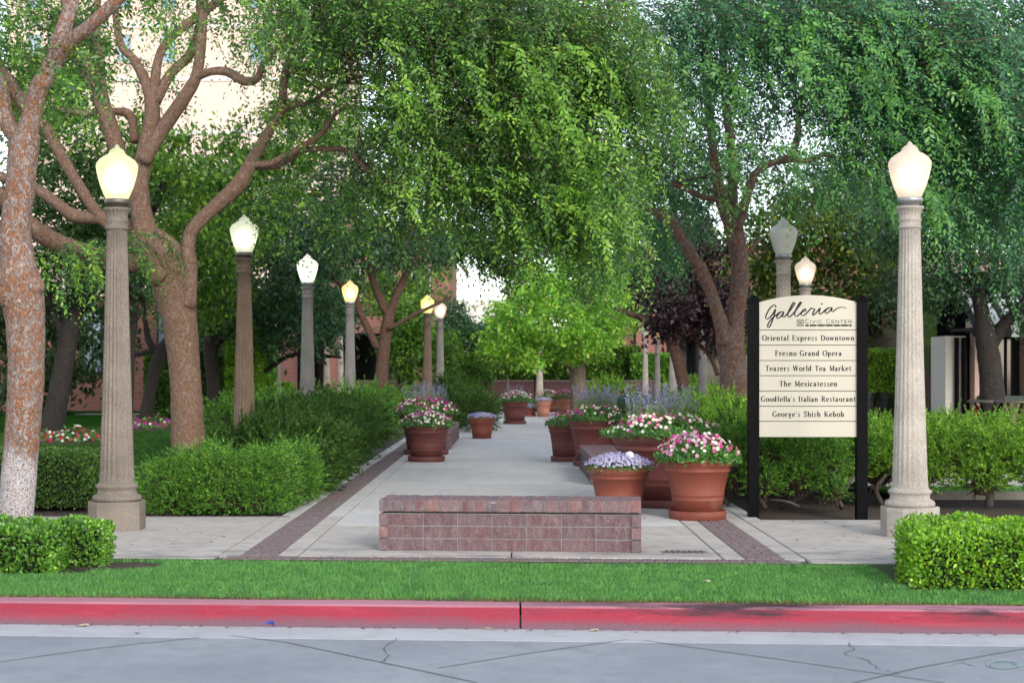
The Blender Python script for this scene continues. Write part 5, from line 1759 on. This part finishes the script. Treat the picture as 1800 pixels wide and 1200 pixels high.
# ================================================================== POTTED FLOWERS
def blossoms(p, nrm, r):
    """five-petalled flowers facing nrm"""
    n = len(p)
    nrm = unit(nrm)
    u = unit(np.cross(nrm, rdir(n)))
    w = np.cross(nrm, u)
    parts = []
    for k in range(5):
        a = 2 * pi * k / 5
        d = u * cos(a) + w * sin(a) + nrm * .12
        parts.append(kites(p, d, nrm, r, np.asarray(r) * .95, .62))
    return merge(parts)


def dome(n, R, h):
    """points spread over a flowering mound"""
    a = RNG.uniform(0, 2 * pi, n)
    q = np.sqrt(RNG.uniform(0, 1, n))
    x, y = q * R * np.cos(a), q * R * np.sin(a)
    z = h * (1 - .75 * q ** 2.2)
    nr = np.stack([np.cos(a) * q, np.sin(a) * q, .75 + 0 * a], 1)
    return np.stack([x, y, z], 1), nr


def flower_mound(t, top, R, h, colours, leaf=.05, nleaf=900, nfl=90, lil=False, fr=.024):
    p, nr = dome(nleaf, R * 1.06, h * .8)
    p[:, 2] *= RNG.uniform(.1, 1, nleaf)
    p += RNG.normal(0, .012, p.shape) + np.array([0, 0, top - .03])
    d = unit(nr * .5 + rdir(nleaf) * .9 + np.array([0, 0, .15]))
    L = leaf * RNG.uniform(.7, 1.3, nleaf)
    V, F = kites(p, d, nr + rdir(nleaf) * .5, L, L * .46)
    base = base_of(t)
    qpart('leaves', V + base, F, MATS['flower_leaf'], t, True)
    tot = sum(w for _, w in colours)
    for col, w in colours:
        n = max(3, int(nfl * w / tot))
        p, nr = dome(n, R * 1.08, h)
        # flowers of one colour sit in a few patches
        k = max(2, n // 12)
        cen, _ = dome(k, R, h)
        sh = cen[RNG.integers(0, k, n)]
        loose = RNG.uniform(0, 1, (n, 1)) < .45
        xy = np.where(loose, p[:, :2], sh[:, :2] + RNG.normal(0, .2 * R, (n, 2)))
        q = np.linalg.norm(xy, axis=1) / (R * 1.08)
        xy = xy / np.maximum(q, 1)[:, None]
        q = np.minimum(q, 1)
        p = np.stack([xy[:, 0], xy[:, 1], h * (1 - .75 * q ** 2.2) + RNG.uniform(-.02, .035, n)], 1)
        nr = np.stack([xy[:, 0] / R, xy[:, 1] / R - .35, .7 + 0 * q], 1) + RNG.normal(0, .25, (n, 3))
        V, F = blossoms(p + np.array([0, 0, top]), nr, fr * RNG.uniform(.8, 1.2, n))
        qpart(col.replace('petal_', '') + '_blossoms', V + base, F, MATS[col], t, True)


def spikes(t, top, R, h, n, spread=.25, mat='petal_lavender', cy=0.0):
    """upright flower spikes with narrow grey-green leaves"""
    base = base_of(t)
    a = RNG.uniform(0, 2 * pi, n)
    q = np.sqrt(RNG.uniform(0, 1, n)) * R
    p = np.stack([q * np.cos(a), q * np.sin(a) + cy, np.full(n, top - .02)], 1)
    ax = unit(np.stack([np.cos(a) * q / R * spread, np.sin(a) * q / R * spread, np.ones(n)], 1) + RNG.normal(0, .07, (n, 3)))
    H = h * RNG.uniform(.65, 1.15, n)
    parts = []
    for k in range(9):
        s = RNG.uniform(.05, .72, n)
        d = unit(ax * .6 + rdir(n))
        parts.append(kites(p + ax * (H * s)[:, None], d, rdir(n), .07, .013))
    V, F = merge(parts)
    qpart('spike_leaves', V + base, F, MATS['sage_leaf'], t, True)
    parts = []
    for k in range(9):
        s = .66 + .34 * (k + .5) / 9
        d = unit(ax * .7 + rdir(n))
        parts.append(kites(p + ax * (H * s)[:, None], d, rdir(n), .026, .014))
    V, F = merge(parts)
    qpart('flower_spikes', V + base, F, MATS[mat], t, True)


def pot(x, y, R, H, label, mat='terracotta', saucer=True, flowers=None, mound=.16, nfl=100, nleaf=900, lav=0, lavh=.45, low=False, z=0.0):
    t = thing('flower_pot', (x, y, z), label, 'flower pot', 'terracotta flower pots')
    zs = .075 if saucer else 0.0
    if saucer:
        sr = R * .82
        MB().lathe([(sr * .96, -.01), (sr, 0), (sr * 1.03, .085), (sr * .99, .095), (sr * .93, .09), (sr * .9, .055), (0.01, .05)], 40, (x, y, z)).build('saucer', MATS[mat], t, True)
    rb = R * .70
    hh = H - zs
    pr = [(rb * .9, 0.0), (rb, .01), (rb + (R * .88 - rb) * .22, hh * .22), (rb + (R * .88 - rb) * .225 + .008, hh * .235), (rb + (R * .88 - rb) * .245, hh * .25),
          (rb + (R * .88 - rb) * .31, hh * .31), (rb + (R * .88 - rb) * .315 + .008, hh * .325), (rb + (R * .88 - rb) * .335, hh * .34),
          (R * .885, hh * .74), (R * .935, hh * .755), (R * .95, hh * .785), (R * .925, hh * .805), (R * .93, hh * .83), (R * .985, hh * .865), (R, hh * .91), (R * .995, hh * .96), (R * .965, hh * .995), (R * .93, hh), (R * .89, hh * .985), (R * .87, hh * .94)]
    MB().lathe([(a, b + zs) for a, b in pr], 48, (x, y, z), cap=False).build('pot', MATS[mat], t, True)
    MB().lathe([(R * .88, H - .05), (R * .5, H - .03), (.01, H - .02)], 24, (x, y, z), cap=False).build('soil', MATS['soil'], t, True)
    if flowers:
        flower_mound(t, H - .01, R * (1.05 if low else 1.14), mound * (1 if low else 1.25), flowers, .034 if low else .06, int(nleaf * 1.5), int(nfl * 1.5), fr=.015 if low else .023)
    if lav:
        spikes(t, H, R * .62, lavh, lav, cy=R * .3)
    return t


VIN = [('petal_white', 1.9), ('petal_pink', 2.6), ('petal_magenta', 1.8)]
pot(2.05, 16.72, .375, .655, 'nearest terracotta pot of pink and white flowers, left of the sign', 'terracotta', True, VIN, .22, 150, 1500)
pot(1.24, 17.35, .345, .52, 'low wide terracotta pot of lilac flowers behind the front bench', 'terracotta', False, [('petal_lilac', 1)], .14, 620, 700, low=True)
pot(1.83, 18.35, .60, .86, 'largest terracotta pot with lavender spikes and white flowers behind the two front pots', 'terracotta_dark', True, [('petal_white', 2), ('petal_pink', 1.6), ('petal_magenta', .9)], .18, 120, 1600, 190, .55)
pot(1.47, 26.0, .47, .80, 'wide terracotta pot with tall green spikes at the far end of the right bench', 'terracotta_dark', True, [('petal_magenta', 2), ('petal_white', 1.6)], .18, 90, 1300, 200, .55)
pot(.98, 27.3, .29, .66, 'slim terracotta pot of pink flowers left of the wide pot beyond the right bench', 'terracotta_dark', True, [('petal_pink', 2), ('petal_magenta', 1)], .18, 55, 600)
pot(2.55, 27.6, .40, .66, 'pot of pink flowers beside the white label board', 'terracotta', True, [('petal_pink', 2), ('petal_magenta', 1.5)], .26, 150, 700, 60, .5)
pot(-1.47, 27.3, .395, .645, 'terracotta pot of purple and white flowers left of the walk', 'terracotta_dark', True, [('petal_white', 2), ('petal_pink', 1), ('petal_purple', 1.5)], .19, 130, 1100)
pot(-1.60, 29.6, .52, .80, 'bowl of magenta flowers and lavender behind the purple and white pot', 'terracotta_dark', True, [('petal_magenta', 2.2), ('petal_white', 1.3), ('petal_purple', 1)], .24, 170, 1500, 170, .55)
pot(-.65, 36.6, .32, .50, 'small pot of lilac flowers at the foot of the dark juniper mound', 'terracotta', False, [('petal_lilac', 1)], .10, 420, 500, low=True)
pot(.17, 46.6, .42, .70, 'dark pot of white and pink flowers in the middle of the walk', 'terracotta_dark', True, [('petal_white', 2), ('petal_pink', 1.5)], .25, 150, 900, 40, .5)
pot(.70, 54.5, .31, .30, 'low distant bowl of lilac flowers right of the dark pot', 'terracotta', True, [('petal_lilac', 1)], .12, 300, 350, low=True)
pot(1.20, 54.0, .285, .56, 'distant pale pot of lilac flowers between the low bowl and the pink pot', 'terracotta_pale', False, [('petal_lilac', 1)], .11, 300, 350, low=True)
pot(2.07, 56.5, .42, .62, 'distant pale pot of pink flowers before the thick pale trunk', 'terracotta_pale', True, [('petal_pink', 2), ('petal_magenta', 1.2)], .25, 170, 700)
pot(1.55, 60.5, .36, .50, 'farthest small pot of white flowers behind the pale pots', 'terracotta', False, [('petal_white', 2), ('petal_pink', 1)], .3, 100, 500)
ball = MB().lathe([(.052 * sin(pi * k / 10) + .0005, -.052 * cos(pi * k / 10)) for k in range(11)], 20, P(1107, 801, 17.25)).build('ball', MATS['white_board'], None, True)
tag(ball, 'small white ball resting on the lilac flowers', 'ball')

# white label board among the pots, black post, teal bin
t = thing('label_board', (2.42, 25.2, 0), 'small white label board standing behind the lavender pot', 'sign')
MB().box(2.25, 2.55, 25.18, 25.20, .70, 1.05, .004).build('board', MATS['white_board'], t)
MB().box(2.38, 2.42, 25.202, 25.23, -.03, .9).build('stake', MATS['grey_metal'], t)
t = thing('marker_post', (1.17, 68.5, 0), 'slim black post just left of the far cream post', 'post')
MB().box(1.11, 1.23, 68.44, 68.56, -.05, 1.25, .01).build('shaft', MATS['black_paint'], t)
MB().lathe([(.10, 1.25), (.10, 1.29), (.02, 1.36)], 12, (1.17, 68.5, 0)).build('cap', MATS['black_paint'], t)
t = thing('litter_bin', (2.95, 36.2, 0), 'teal litter bin half hidden behind pink flowers at the right of the walk', 'bin')
MB().lathe([(.34, 0), (.36, .9), (.38, .92), (.38, 1.02), (.33, 1.03), (.31, .98)], 28, (2.95, 36.2, 0)).build('body', MATS['bin_teal'], t, True)
MB().lathe([(.365, .55), (.372, .56), (.372, .60), (.366, .61)], 28, (2.95, 36.2, 0), cap=False).build('band', MATS['grey_metal'], t, True)


def flower_bed(x0, x1, y0, y1, h, label, colours, nfl, lav=0, nleaf=900):
    t = thing('flower_bed', ((x0 + x1) / 2, (y0 + y1) / 2, 0), label, 'flower bed', 'beds of low flowers')
    c = np.array([(x0 + x1) / 2, (y0 + y1) / 2, 0])
    a = np.linspace(0, 2 * pi, 25)[:-1]
    V = [(c[0] + cos(q) * (x1 - x0) / 2 * 1.1, c[1] + sin(q) * (y1 - y0) / 2 * 1.1, .003) for q in a] + [(c[0] + cos(q) * (x1 - x0) / 2, c[1] + sin(q) * (y1 - y0) / 2, .05) for q in a]
    F = [(i, (i + 1) % 24, 24 + (i + 1) % 24, 24 + i) for i in range(24)] + [tuple(range(24, 48))]
    MB().add(V, F).build('soil', MATS['soil'], t)

    def pts(n):
        p, nr = dome(n, 1.0, 1.0)
        p = p * np.array([(x1 - x0) / 2, (y1 - y0) / 2, h]) + c
        p[:, 2] *= .75 + .3 * np.sin(p[:, 0] * 5) * np.sin(p[:, 1] * 4 + 1) + RNG.uniform(-.15, .1, n)
        return p, nr
    p, nr = pts(nleaf)
    p[:, 2] *= RNG.uniform(.2, .95, nleaf)
    V, F = kites(p, unit(rdir(nleaf) + nr * .4), nr + rdir(nleaf) * .5, .11 * RNG.uniform(.7, 1.3, nleaf), .06)
    qpart('leaves', V, F, MATS['flower_leaf'], t, True)
    tot = sum(w for _, w in colours)
    for col, w in colours:
        p, nr = pts(max(4, int(nfl * w / tot)))
        V, F = blossoms(p, nr + np.array([0, -.4, 0]) + RNG.normal(0, .2, p.shape), .036 * RNG.uniform(.8, 1.2, len(p)))
        qpart(col.replace('petal_', '') + '_blossoms', V, F, MATS[col], t, True)
    if lav:
        spikes(t, h * .6, (x1 - x0) / 3, .5, lav)
    return t


flower_bed(-10.9, -8.95, 33.5, 35.8, .36, 'bed of red and white flowers behind the dark square hedge', [('petal_white', 1), ('petal_red', 2), ('petal_magenta', .6)], 240)
flower_bed(-11.2, -8.9, 41, 43.5, .42, 'bed of purple flowers right of the first left lamp', [('petal_purple', 2), ('petal_red', .6), ('petal_white', .5)], 260)
flower_bed(-10.6, -8.5, 51, 54, .5, 'bed of purple flowers between the forked trunk and the second lamp', [('petal_purple', 2), ('petal_red', 1)], 220)
flower_bed(-11.3, -9.8, 62.5, 65, .8, 'distant bed of pink, white and blue flowers right of the second lamp', [('petal_pink', 2), ('petal_white', 1), ('petal_lilac', 1.2)], 260)
flower_bed(3.2, 5.0, 29, 31.5, .8, 'bed of pink and white flowers below the grey forked trunk', [('petal_pink', 2), ('petal_magenta', 1), ('petal_white', 1.2)], 260, 90)
flower_bed(2.0, 3.6, 38.5, 41, .95, 'bed of pink flowers beside the teal bin', [('petal_pink', 2.4), ('petal_magenta', 1)], 260, 60)
flower_bed(-.4, 3.2, 62, 65.5, .85, 'far bed of roses in front of the low brick wall', [('petal_white', 1), ('petal_red', 1), ('petal_pink', 1)], 160, nleaf=1500)
flower_bed(-8.6, -6.8, 58, 61, 1.0, 'far bed of blue flowers below the paired pale columns', [('petal_lilac', 2), ('petal_white', .5)], 240, nleaf=1300)
flower_bed(-3.7, -2.5, 58, 60, 1.6, 'bush of pink flowers behind the peach globe lamp', [('petal_pink', 2), ('petal_magenta', .4)], 130, nleaf=1600)

# ================================================================== BUILDINGS AND WALLS
def window(parent, x0, x1, y, z0, z1, glass='dark_glass_shade', frame='white_stucco', d=.12, mull=0):
    w = MB()
    f = .07
    w.box(x0, x1, y - d, y + .02, z0, z0 + f)
    w.box(x0, x1, y - d, y + .02, z1 - f, z1)
    w.box(x0, x0 + f, y - d, y + .02, z0 + f, z1 - f)
    w.box(x1 - f, x1, y - d, y + .02, z0 + f, z1 - f)
    for k in range(mull):
        xm = x0 + (x1 - x0) * (k + 1) / (mull + 1)
        w.box(xm - .03, xm + .03, y - d * .8, y + .02, z0 + f, z1 - f)
    o = w.build('window', MATS[frame], parent)
    MB().box(x0 + f, x1 - f, y - d * .5, y + .01, z0 + f, z1 - f).build('pane', MATS[glass], o)
    return o


b = thing('stone_tower', (-22, 105, 0), 'tall pink stone building glimpsed through the limbs at upper left', 'building')
wall = MB().box(-34, -11.5, 104, 120, -.1, 34).build('wall', MATS['pink_stone'], b)
for k in range(9):
    MB().box(-34.05, -11.45, 103.93, 104.02, 3.2 + 3.6 * k, 3.5 + 3.6 * k).build('ledge', MATS['white_stucco'], b)
for r in (5, 6, 7):
    for cidx in (0, 2, 3, 5):
        x = -32.6 + cidx * 3.0
        window(b, x, x + 1.1, 103.98, 4.4 + 3.6 * r, 6.4 + 3.6 * r, 'pale_glass', 'pink_stone', .1)

b = thing('brick_house', (-15, 64, 0), 'brick house behind the trees at left', 'building')
MB().box(-30, -10.2, 62, 74, -.1, 4.6).build('wall', MATS['building_brick'], b)
MB().box(-30.3, -9.9, 61.6, 74.3, 4.6, 4.9).build('cornice', MATS['pink_stone'], b)
for x in (-26, -21.5, -17.2, -14.2, -12.6):
    window(b, x, x + .8, 61.98, 1.5, 4.0, 'pale_glass', 'dark_green_paint', .1, 1)
MB().box(-24, -22.6, 61.9, 62.05, 0, 2.3).build('door', MATS['dark_green_paint'], b)

b = thing('arcade', (-8, 74, 0), 'dark shaded arcade behind the pale columns at left', 'building')
MB().box(-13, -4.2, 78, 82, -.1, 3.6).build('back_wall', MATS['dark_glass_shade'], b)  # near-black sheet: shade of the arcade put into the colour
MB().box(-13.2, -4.0, 73, 83, 3.4, 4.2).build('roof', MATS['building_brick'], b)
for x in (-12.8, -8.4, -4.3):
    MB().box(x - .25, x + .25, 73.2, 73.7, -.1, 3.4).build('pillar', MATS['building_brick'], b)

b = thing('brick_building', (-5, 90, 0), 'brick building above the fourth left lamp behind the leaves', 'building')
MB().box(-10.5, -3.4, 88, 100, -.1, 9.6).build('wall', MATS['building_brick'], b)
MB().box(-10.8, -3.1, 87.7, 100.3, 9.6, 10.2).build('parapet', MATS['building_brick'], b)
for r in range(2):
    for x in (-9.6, -7.6, -5.6):
        window(b, x, x + 1.1, 87.98, 2 + 3.4 * r, 4.2 + 3.4 * r)

b = thing('brick_building', (12, 86, 0), 'brick corner with dark glazing beyond the purple tree', 'building')
MB().box(6.3, 8.6, 84, 96, -.1, 8.5).build('wall', MATS['building_brick'], b)
MB().box(6.9, 8.0, 83.6, 84.02, -.1, 8.4).build('buttress', MATS['building_brick'], b)
MB().box(8.6, 22, 86, 96, -.1, 3.6).build('glazing', MATS['dark_glass_shade'], b)
for k in range(7):
    MB().box(8.7 + k * 2, 8.8 + k * 2, 85.9, 86.05, 0, 3.6).build('mullion', MATS['black_paint'], b)
MB().box(8.6, 22.3, 84.6, 96, 3.6, 8.5).build('upper_wall', MATS['building_brick'], b)

b = thing('garden_wall', (2, 74, 0), 'low brick wall across the far end of the walk', 'wall')
MB().box(-7.5, 7.2, 74.2, 74.6, -.1, 1.08).build('wall', MATS['garden_brick'], b)
for k in range(49):
    x = -7.5 + k * .3
    MB().box(x + .005, x + .295, 74.14, 74.66, 1.082, 1.16).build('coping_brick', MATS['paving_brick'], b)
b = thing('round_planter', (-9.9, 66, 0), 'round brick planter beneath the far pale column at left', 'planter')
MB().lathe([(1.1, -.05), (1.1, .52), (1.0, .53), (.98, .4)], 32, (-9.9, 66.6, 0), cap=False).build('wall', MATS['garden_brick'], b)
for k in range(30):
    a = 2 * pi * k / 30
    m = MB().box(.98, 1.18, -.10, .10, .535, .61)
    m.v = [(-9.9 + x * cos(a) - y * sin(a), 66.6 + x * sin(a) + y * cos(a), z) for x, y, z in m.v]
    m.build('coping_brick', MATS['paving_brick'], b)
MB().lathe([(1.0, .45), (.01, .5)], 24, (-9.9, 66.6, 0), cap=False).build('soil', MATS['soil'], b)

# pale office block seen through the gap above the walk
b = thing('pale_building', (-2, 170, 0), 'pale distant building in the bright gap above the walk', 'building')
MB().box(-9, 3, 170, 185, -.1, 9.5).build('wall', MATS['white_stucco'], b)
for x in (-8, -5, -2, 1):
    for z in (1.5, 5):
        window(b, x, x + 1.6, 169.95, z, z + 2, 'pale_glass', 'white_stucco', .1)

# cafe at the right edge
YC = 33.0


def cx_(px, Y=YC):
    return (px - HX) * Y / FPX


def cz_(py, Y=YC):
    return CAMZ - (py - HY) * Y / FPX


b = thing('cafe', (cx_(1720), YC, 0), 'pink stucco cafe with striped awning at the right edge', 'building')
MB().box(cx_(1641), cx_(1676), YC - .9, YC + .2, -.1, cz_(592)).build('pillar', MATS['white_stucco'], b)
MB().box(cx_(1706), cx_(1722), YC - .3, YC + .35, -.1, cz_(560)).build('pillar', MATS['pink_stucco'], b)
MB().box(cx_(1795), cx_(1990), YC - .5, YC + .4, -.1, cz_(545)).build('pillar', MATS['pink_stucco'], b)
MB().box(cx_(1722) + .002, cx_(1795) - .002, YC - .05, YC + .3, -.1, cz_(704)).build('low_wall', MATS['pink_stucco'], b)
MB().box(cx_(1711), cx_(1794), YC - .42, YC - .052, cz_(707), cz_(695)).build('sill', MATS['dark_green_paint'], b)
MB().box(cx_(1722) + .003, cx_(1795) - .003, YC + .1, YC + .15, cz_(703), cz_(560)).build('window_pane', MATS['dark_glass_shade'], b)
for px in (1745, 1770):
    MB().box(cx_(px) - .02, cx_(px) + .02, YC + .05, YC + .098, cz_(703), cz_(560)).build('mullion', MATS['black_paint'], b)
dr = MB().box(cx_(1677), cx_(1705), YC + .05, YC + .12, 0, cz_(585)).build('door', MATS['black_paint'], b)
MB().box(cx_(1683), cx_(1701), YC + .02, YC + .048, cz_(735), cz_(600)).build('door_pane', MATS['dark_glass_shade'], dr)
MB().tube([(cx_(1681), YC, cz_(690)), (cx_(1683), YC - .05, cz_(683)), (cx_(1681), YC, cz_(672))], .015, 6).build('door_handle', MATS['grey_metal'], dr)
MB().box(cx_(1682), cx_(1990), YC + .45, YC + 9, cz_(498), cz_(440)).build('wall', MATS['pink_stucco'], b)
MB().box(cx_(1664), cx_(1990), YC + .75, YC + 8.9, -.1, cz_(500)).build('interior', MATS['dark_glass_shade'], b)  # near-black block: darkness behind the shop front put into the colour
for k, px in enumerate((1659, 1671)):
    MB().tube([(cx_(px), YC - .96, 0), (cx_(px), YC - .96, cz_(595))], .05, 8).build('downpipe', MATS['black_paint'], b)
aw = MB().box(cx_(1680), cx_(1990), YC - 1.2, YC + .39, cz_(583), cz_(578)).build('awning', MATS['awning_black'], b)
for k in range(60):
    x0 = cx_(1680) + k * .16
    if x0 > cx_(1985):
        break
    y0, y1, z0, z1 = YC - 1.22, YC + .3, cz_(578), cz_(500)
    m = MB().add([(x0, y0, z0), (x0 + .16, y0, z0), (x0 + .16, y1, z1), (x0, y1, z1), (x0, y0, z0 - .2), (x0 + .16, y0, z0 - .2)], [(0, 1, 2, 3), (4, 5, 1, 0)])
    m.build('stripe', MATS['awning_white' if k % 2 else 'awning_black'], aw)
t = thing('red_standpipe', (cx_(1712), YC - .5, 0), 'red capped standpipe on the cafe wall beside the door', 'pipe')
m = MB().tube([(cx_(1716), YC - .3, cz_(722)), (cx_(1711), YC - .55, cz_(722))], [.06, .06], 12)
m.build('pipe', MATS['red_paint'], t, True)
MB().tube([(cx_(1711), YC - .55, cz_(722)), (cx_(1704), YC - .72, cz_(721))], [.11, .13], 14).build('cap', MATS['red_paint'], t, True)


def bar_table(x, y, label):
    t = thing('cafe_table', (x, y, 0), label, 'table', 'cafe tables')
    MB().lathe([(.36, 1.02), (.38, 1.03), (.38, 1.05), (.36, 1.06), (.01, 1.061)], 28, (x, y, 0)).build('table_top', MATS['aged_metal'], t)
    for k in range(4):
        a = pi / 4 + k * pi / 2
        pts = smooth_path([(x + r * cos(a), y + r * sin(a), z) for r, z in ((.33, 0), (.22, .25), (.12, .55), (.16, .8), (.28, 1.02))], 5)
        MB().tube(pts, .022, 6).build('leg', MATS['black_paint'], t, True)
    MB().lathe([(.30, .13), (.30, .16)], 24, (x, y, 0), cap=False).build('foot_ring', MATS['black_paint'], t)


bar_table(cx_(1737, 28.6), 28.6, 'black cafe table with curved legs left of the dark trunk before the cafe')
bar_table(cx_(1784, 28.2), 28.2, 'black cafe table with curved legs right of the dark trunk before the cafe')
for px, lab in ((1526, 'stone bollard with domed top right beside the sign post'), (1549, 'stone bollard with domed top nearer the pale lamp post')):
    Y = 39.5
    x = (px - HX) * Y / FPX
    t = thing('bollard', (x, Y, 0), lab, 'bollard', 'domed stone bollards')
    MB().lathe([(.155, -.02), (.15, .02), (.14, .86)], 24, (x, Y, 0)).build('shaft', MATS['aggregate_grey'], t, True)
    MB().lathe([(.15, .86), (.152, .90), (.14, .95), (.11, 1.01), (.06, 1.05), (.005, 1.06)], 24, (x, Y, 0)).build('dome', MATS['aggregate_grey'], t, True)
# concrete edging of the right hand lawn and left bed
struct(MB().box(4.9, 14, 19.58, 19.7, -.04, .06).build('lawn_edging', MATS['edging_concrete']))
struct(MB().box(-8, -4.0, 18.76, 18.9, -.04, .08).build('bed_edging', MATS['edging_concrete']))

# ================================================================== GRASS
def blades(n, x0, x1, yf, yb, hh, w, sk=SK, keep=None):
    x = RNG.uniform(x0, x1, n)
    v = RNG.uniform(0, 1, n)
    y = yf + (yb - yf) * v + sk * x
    p = np.stack([x, y, np.full(n, -.004)], 1)
    if keep is not None:
        p = p[keep(p)]
        n = len(p)
    clump = .5 + .5 * np.sin(p[:, 0] * 2.1 + np.sin(p[:, 1] * 3) * 2) * np.sin(p[:, 1] * 4.3 + p[:, 0])
    h = hh * RNG.uniform(.55, 1.15, n) * (.8 + .35 * clump)
    lean = RNG.normal(0, .32, (n, 3))
    lean[:, 2] = 1
    d = unit(lean)
    s = unit(np.cross(d, rdir(n)))
    tip = p + d * h[:, None] + np.stack([lean[:, 0], lean[:, 1], np.zeros(n)], 1) * (h * .35)[:, None]
    mid = p + d * (h * .55)[:, None]
    W = w * RNG.uniform(.7, 1.2, n)[:, None]
    V = np.stack([p - s * W / 2, p + s * W / 2, mid + s * W * .4, tip, mid - s * W * .4], 1).reshape(-1, 3)
    i = np.arange(n)[:, None] * 5
    F = np.concatenate([i + np.array([[0, 1, 2, 4]]), i + np.array([[4, 2, 3, 3]])], 0)
    tri = i + np.array([[4, 2, 3]])
    V = np.stack([p - s * W / 2, p + s * W / 2, tip], 1).reshape(-1, 3)
    j = np.arange(n)[:, None] * 3
    return V, np.zeros((0, 4), int), j + np.array([[0, 1, 2]])


def off_beds(p):
    a = (p[:, 0] < -3.32) & (p[:, 1] > 12.05)
    r = np.hypot((p[:, 0] + 3.2) / .36, (p[:, 1] - 12.55) / .3) < 1
    c = (p[:, 0] > 2.92) & (p[:, 1] > 11.1)
    return ~(a | r | c)


def blade_object(name, label, V, Q, T, mat):
    me = bpy.data.meshes.new(name)
    me.vertices.add(len(V))
    me.vertices.foreach_set('co', V.astype(np.float32).ravel())
    loops = np.concatenate([Q.ravel(), T.ravel()]).astype(np.int32)
    me.loops.add(len(loops))
    me.loops.foreach_set('vertex_index', loops)
    me.polygons.add(len(Q) + len(T))
    st = np.concatenate([np.arange(len(Q)) * 4, len(Q) * 4 + np.arange(len(T)) * 3]).astype(np.int32)
    me.polygons.foreach_set('loop_start', st)
    me.update(calc_edges=True)
    o = link(name, me, MATS[mat])
    o['kind'] = 'stuff'
    o['label'] = label
    o['category'] = 'grass'
    return o


V, Q, T = blades(170000, -5.2, 5.2, KY1 + .03, FRONT - .27, .044, .0085, keep=off_beds)
blade_object('verge_grass', 'short green grass of the strip between kerb and pavement', V, Q, T, 'grass_blade')
V, Q, T = blades(7000, -5.2, 5.2, KY1 - .01, KY1 + .07, .028, .006)
blade_object('dry_grass', 'dry tan grass fringe along the top of the red kerb', V, Q, T, 'grass_dry')
V, Q, T = blades(80000, -13, -4.3, 19, 44, .055, .02, 0)
blade_object('lawn_grass', 'shaded green lawn under the trees at left', V, Q, T, 'lawn_blade_shaded')
V, Q, T = blades(9000, 5.0, 8.5, 19.75, 21.1, .06, .012, 0)
blade_object('side_lawn_grass', 'strip of lawn behind the right hand junipers', V, Q, T, 'grass_blade')
# bare soil at the hedge corners
for (x, y, rx, ry) in ((-3.22, 12.55, .38, .30), (2.98, 11.42, .30, .24)):
    a = np.linspace(0, 2 * pi, 30)[:-1]
    V = [(x + rx * cos(q) * (1 + .12 * sin(3 * q)), y + ry * sin(q) * (1 + .1 * cos(5 * q)), .004) for q in a]
    struct(MB().add(V, [tuple(range(29))]).build('bare_soil', MATS['soil']))

# litter in the gutter
def scrap(name, label, px, py, z, r, mat, n=14, flat=.35):
    c = G(px, py, z)
    V = []
    for i in range(n):
        a = 2 * pi * i / n
        q = r * RNG.uniform(.5, 1.2)
        V.append((c[0] + q * cos(a), c[1] + q * .6 * sin(a), z + .002 + r * flat * RNG.uniform(0, .8)))
    V.append((c[0], c[1], z + .002 + r * flat))
    o = MB().add(V, [(i, (i + 1) % n, n) for i in range(n)]).build(name, MATS[mat])
    return tag(o, label, 'litter', 'litter in the gutter')


zg = -.152
scrap('paper_scrap', 'crumpled blue paper scrap lying in the gutter', 478, 1100, zg, .065, 'blue_paper', 26, .8)
scrap('fallen_leaf', 'pale dry leaf in the gutter at far left', 148, 1100, zg, .05, 'dry_leaf')
scrap('fallen_leaf', 'dry leaf in the gutter below the front bench', 856, 1105, zg, .03, 'dry_leaf')
scrap('fallen_leaf', 'dry leaf in the gutter right of the kerb joint', 1045, 1108, zg, .04, 'dry_leaf')
scrap('fallen_leaf', 'tan leaf lying on the grass right of the bench', 1243, 1022, .045, .035, 'dry_leaf')
scrap('fallen_leaf', 'small dark leaf at the edge of the gutter left of the blue paper', 241, 1113, zg, .02, 'twig')
scrap('fallen_leaf', 'white crumb of paper on the bench top', 866, 884, .458, .03, 'white_board', 12, .15)

V = []
F = []
for i in range(150):
    x = RNG.uniform(-4.5, 4.5)
    y = KY0 - .02 - abs(RNG.normal(0, .03)) + SK * x
    a = RNG.uniform(0, 2 * pi)
    r = RNG.uniform(.004, .014)
    b = len(V)
    V += [(x + r * 1.6 * cos(a + q), y + r * .8 * sin(a + q), zg + .0015 + .004 * (k % 2)) for k, q in enumerate((0, 2.0, 4.1))]
    F.append((b, b + 1, b + 2))
for i in range(110):
    if i % 2:
        x, y = RNG.uniform(-1.8, 1.8), RNG.uniform(13.3, 34)
    else:
        x, y = RNG.choice([-1, 1]) * RNG.uniform(2.5, 5), RNG.uniform(13.7, 16.4)
    a = RNG.uniform(0, 2 * pi)
    r = RNG.uniform(.006, .020)
    b = len(V)
    V += [(x + r * 1.6 * cos(a + q), y + r * sin(a + q), .003 + .005 * (k % 2)) for k, q in enumerate((0, 2.0, 4.1))]
    F.append((b, b + 1, b + 2))
deb = MB().add(V, F).build('ground_debris', MATS['twig'])
deb['kind'] = 'stuff'
deb['label'] = 'scattered bark crumbs and dry leaf bits along the kerb and on the pavement'
deb['category'] = 'debris'
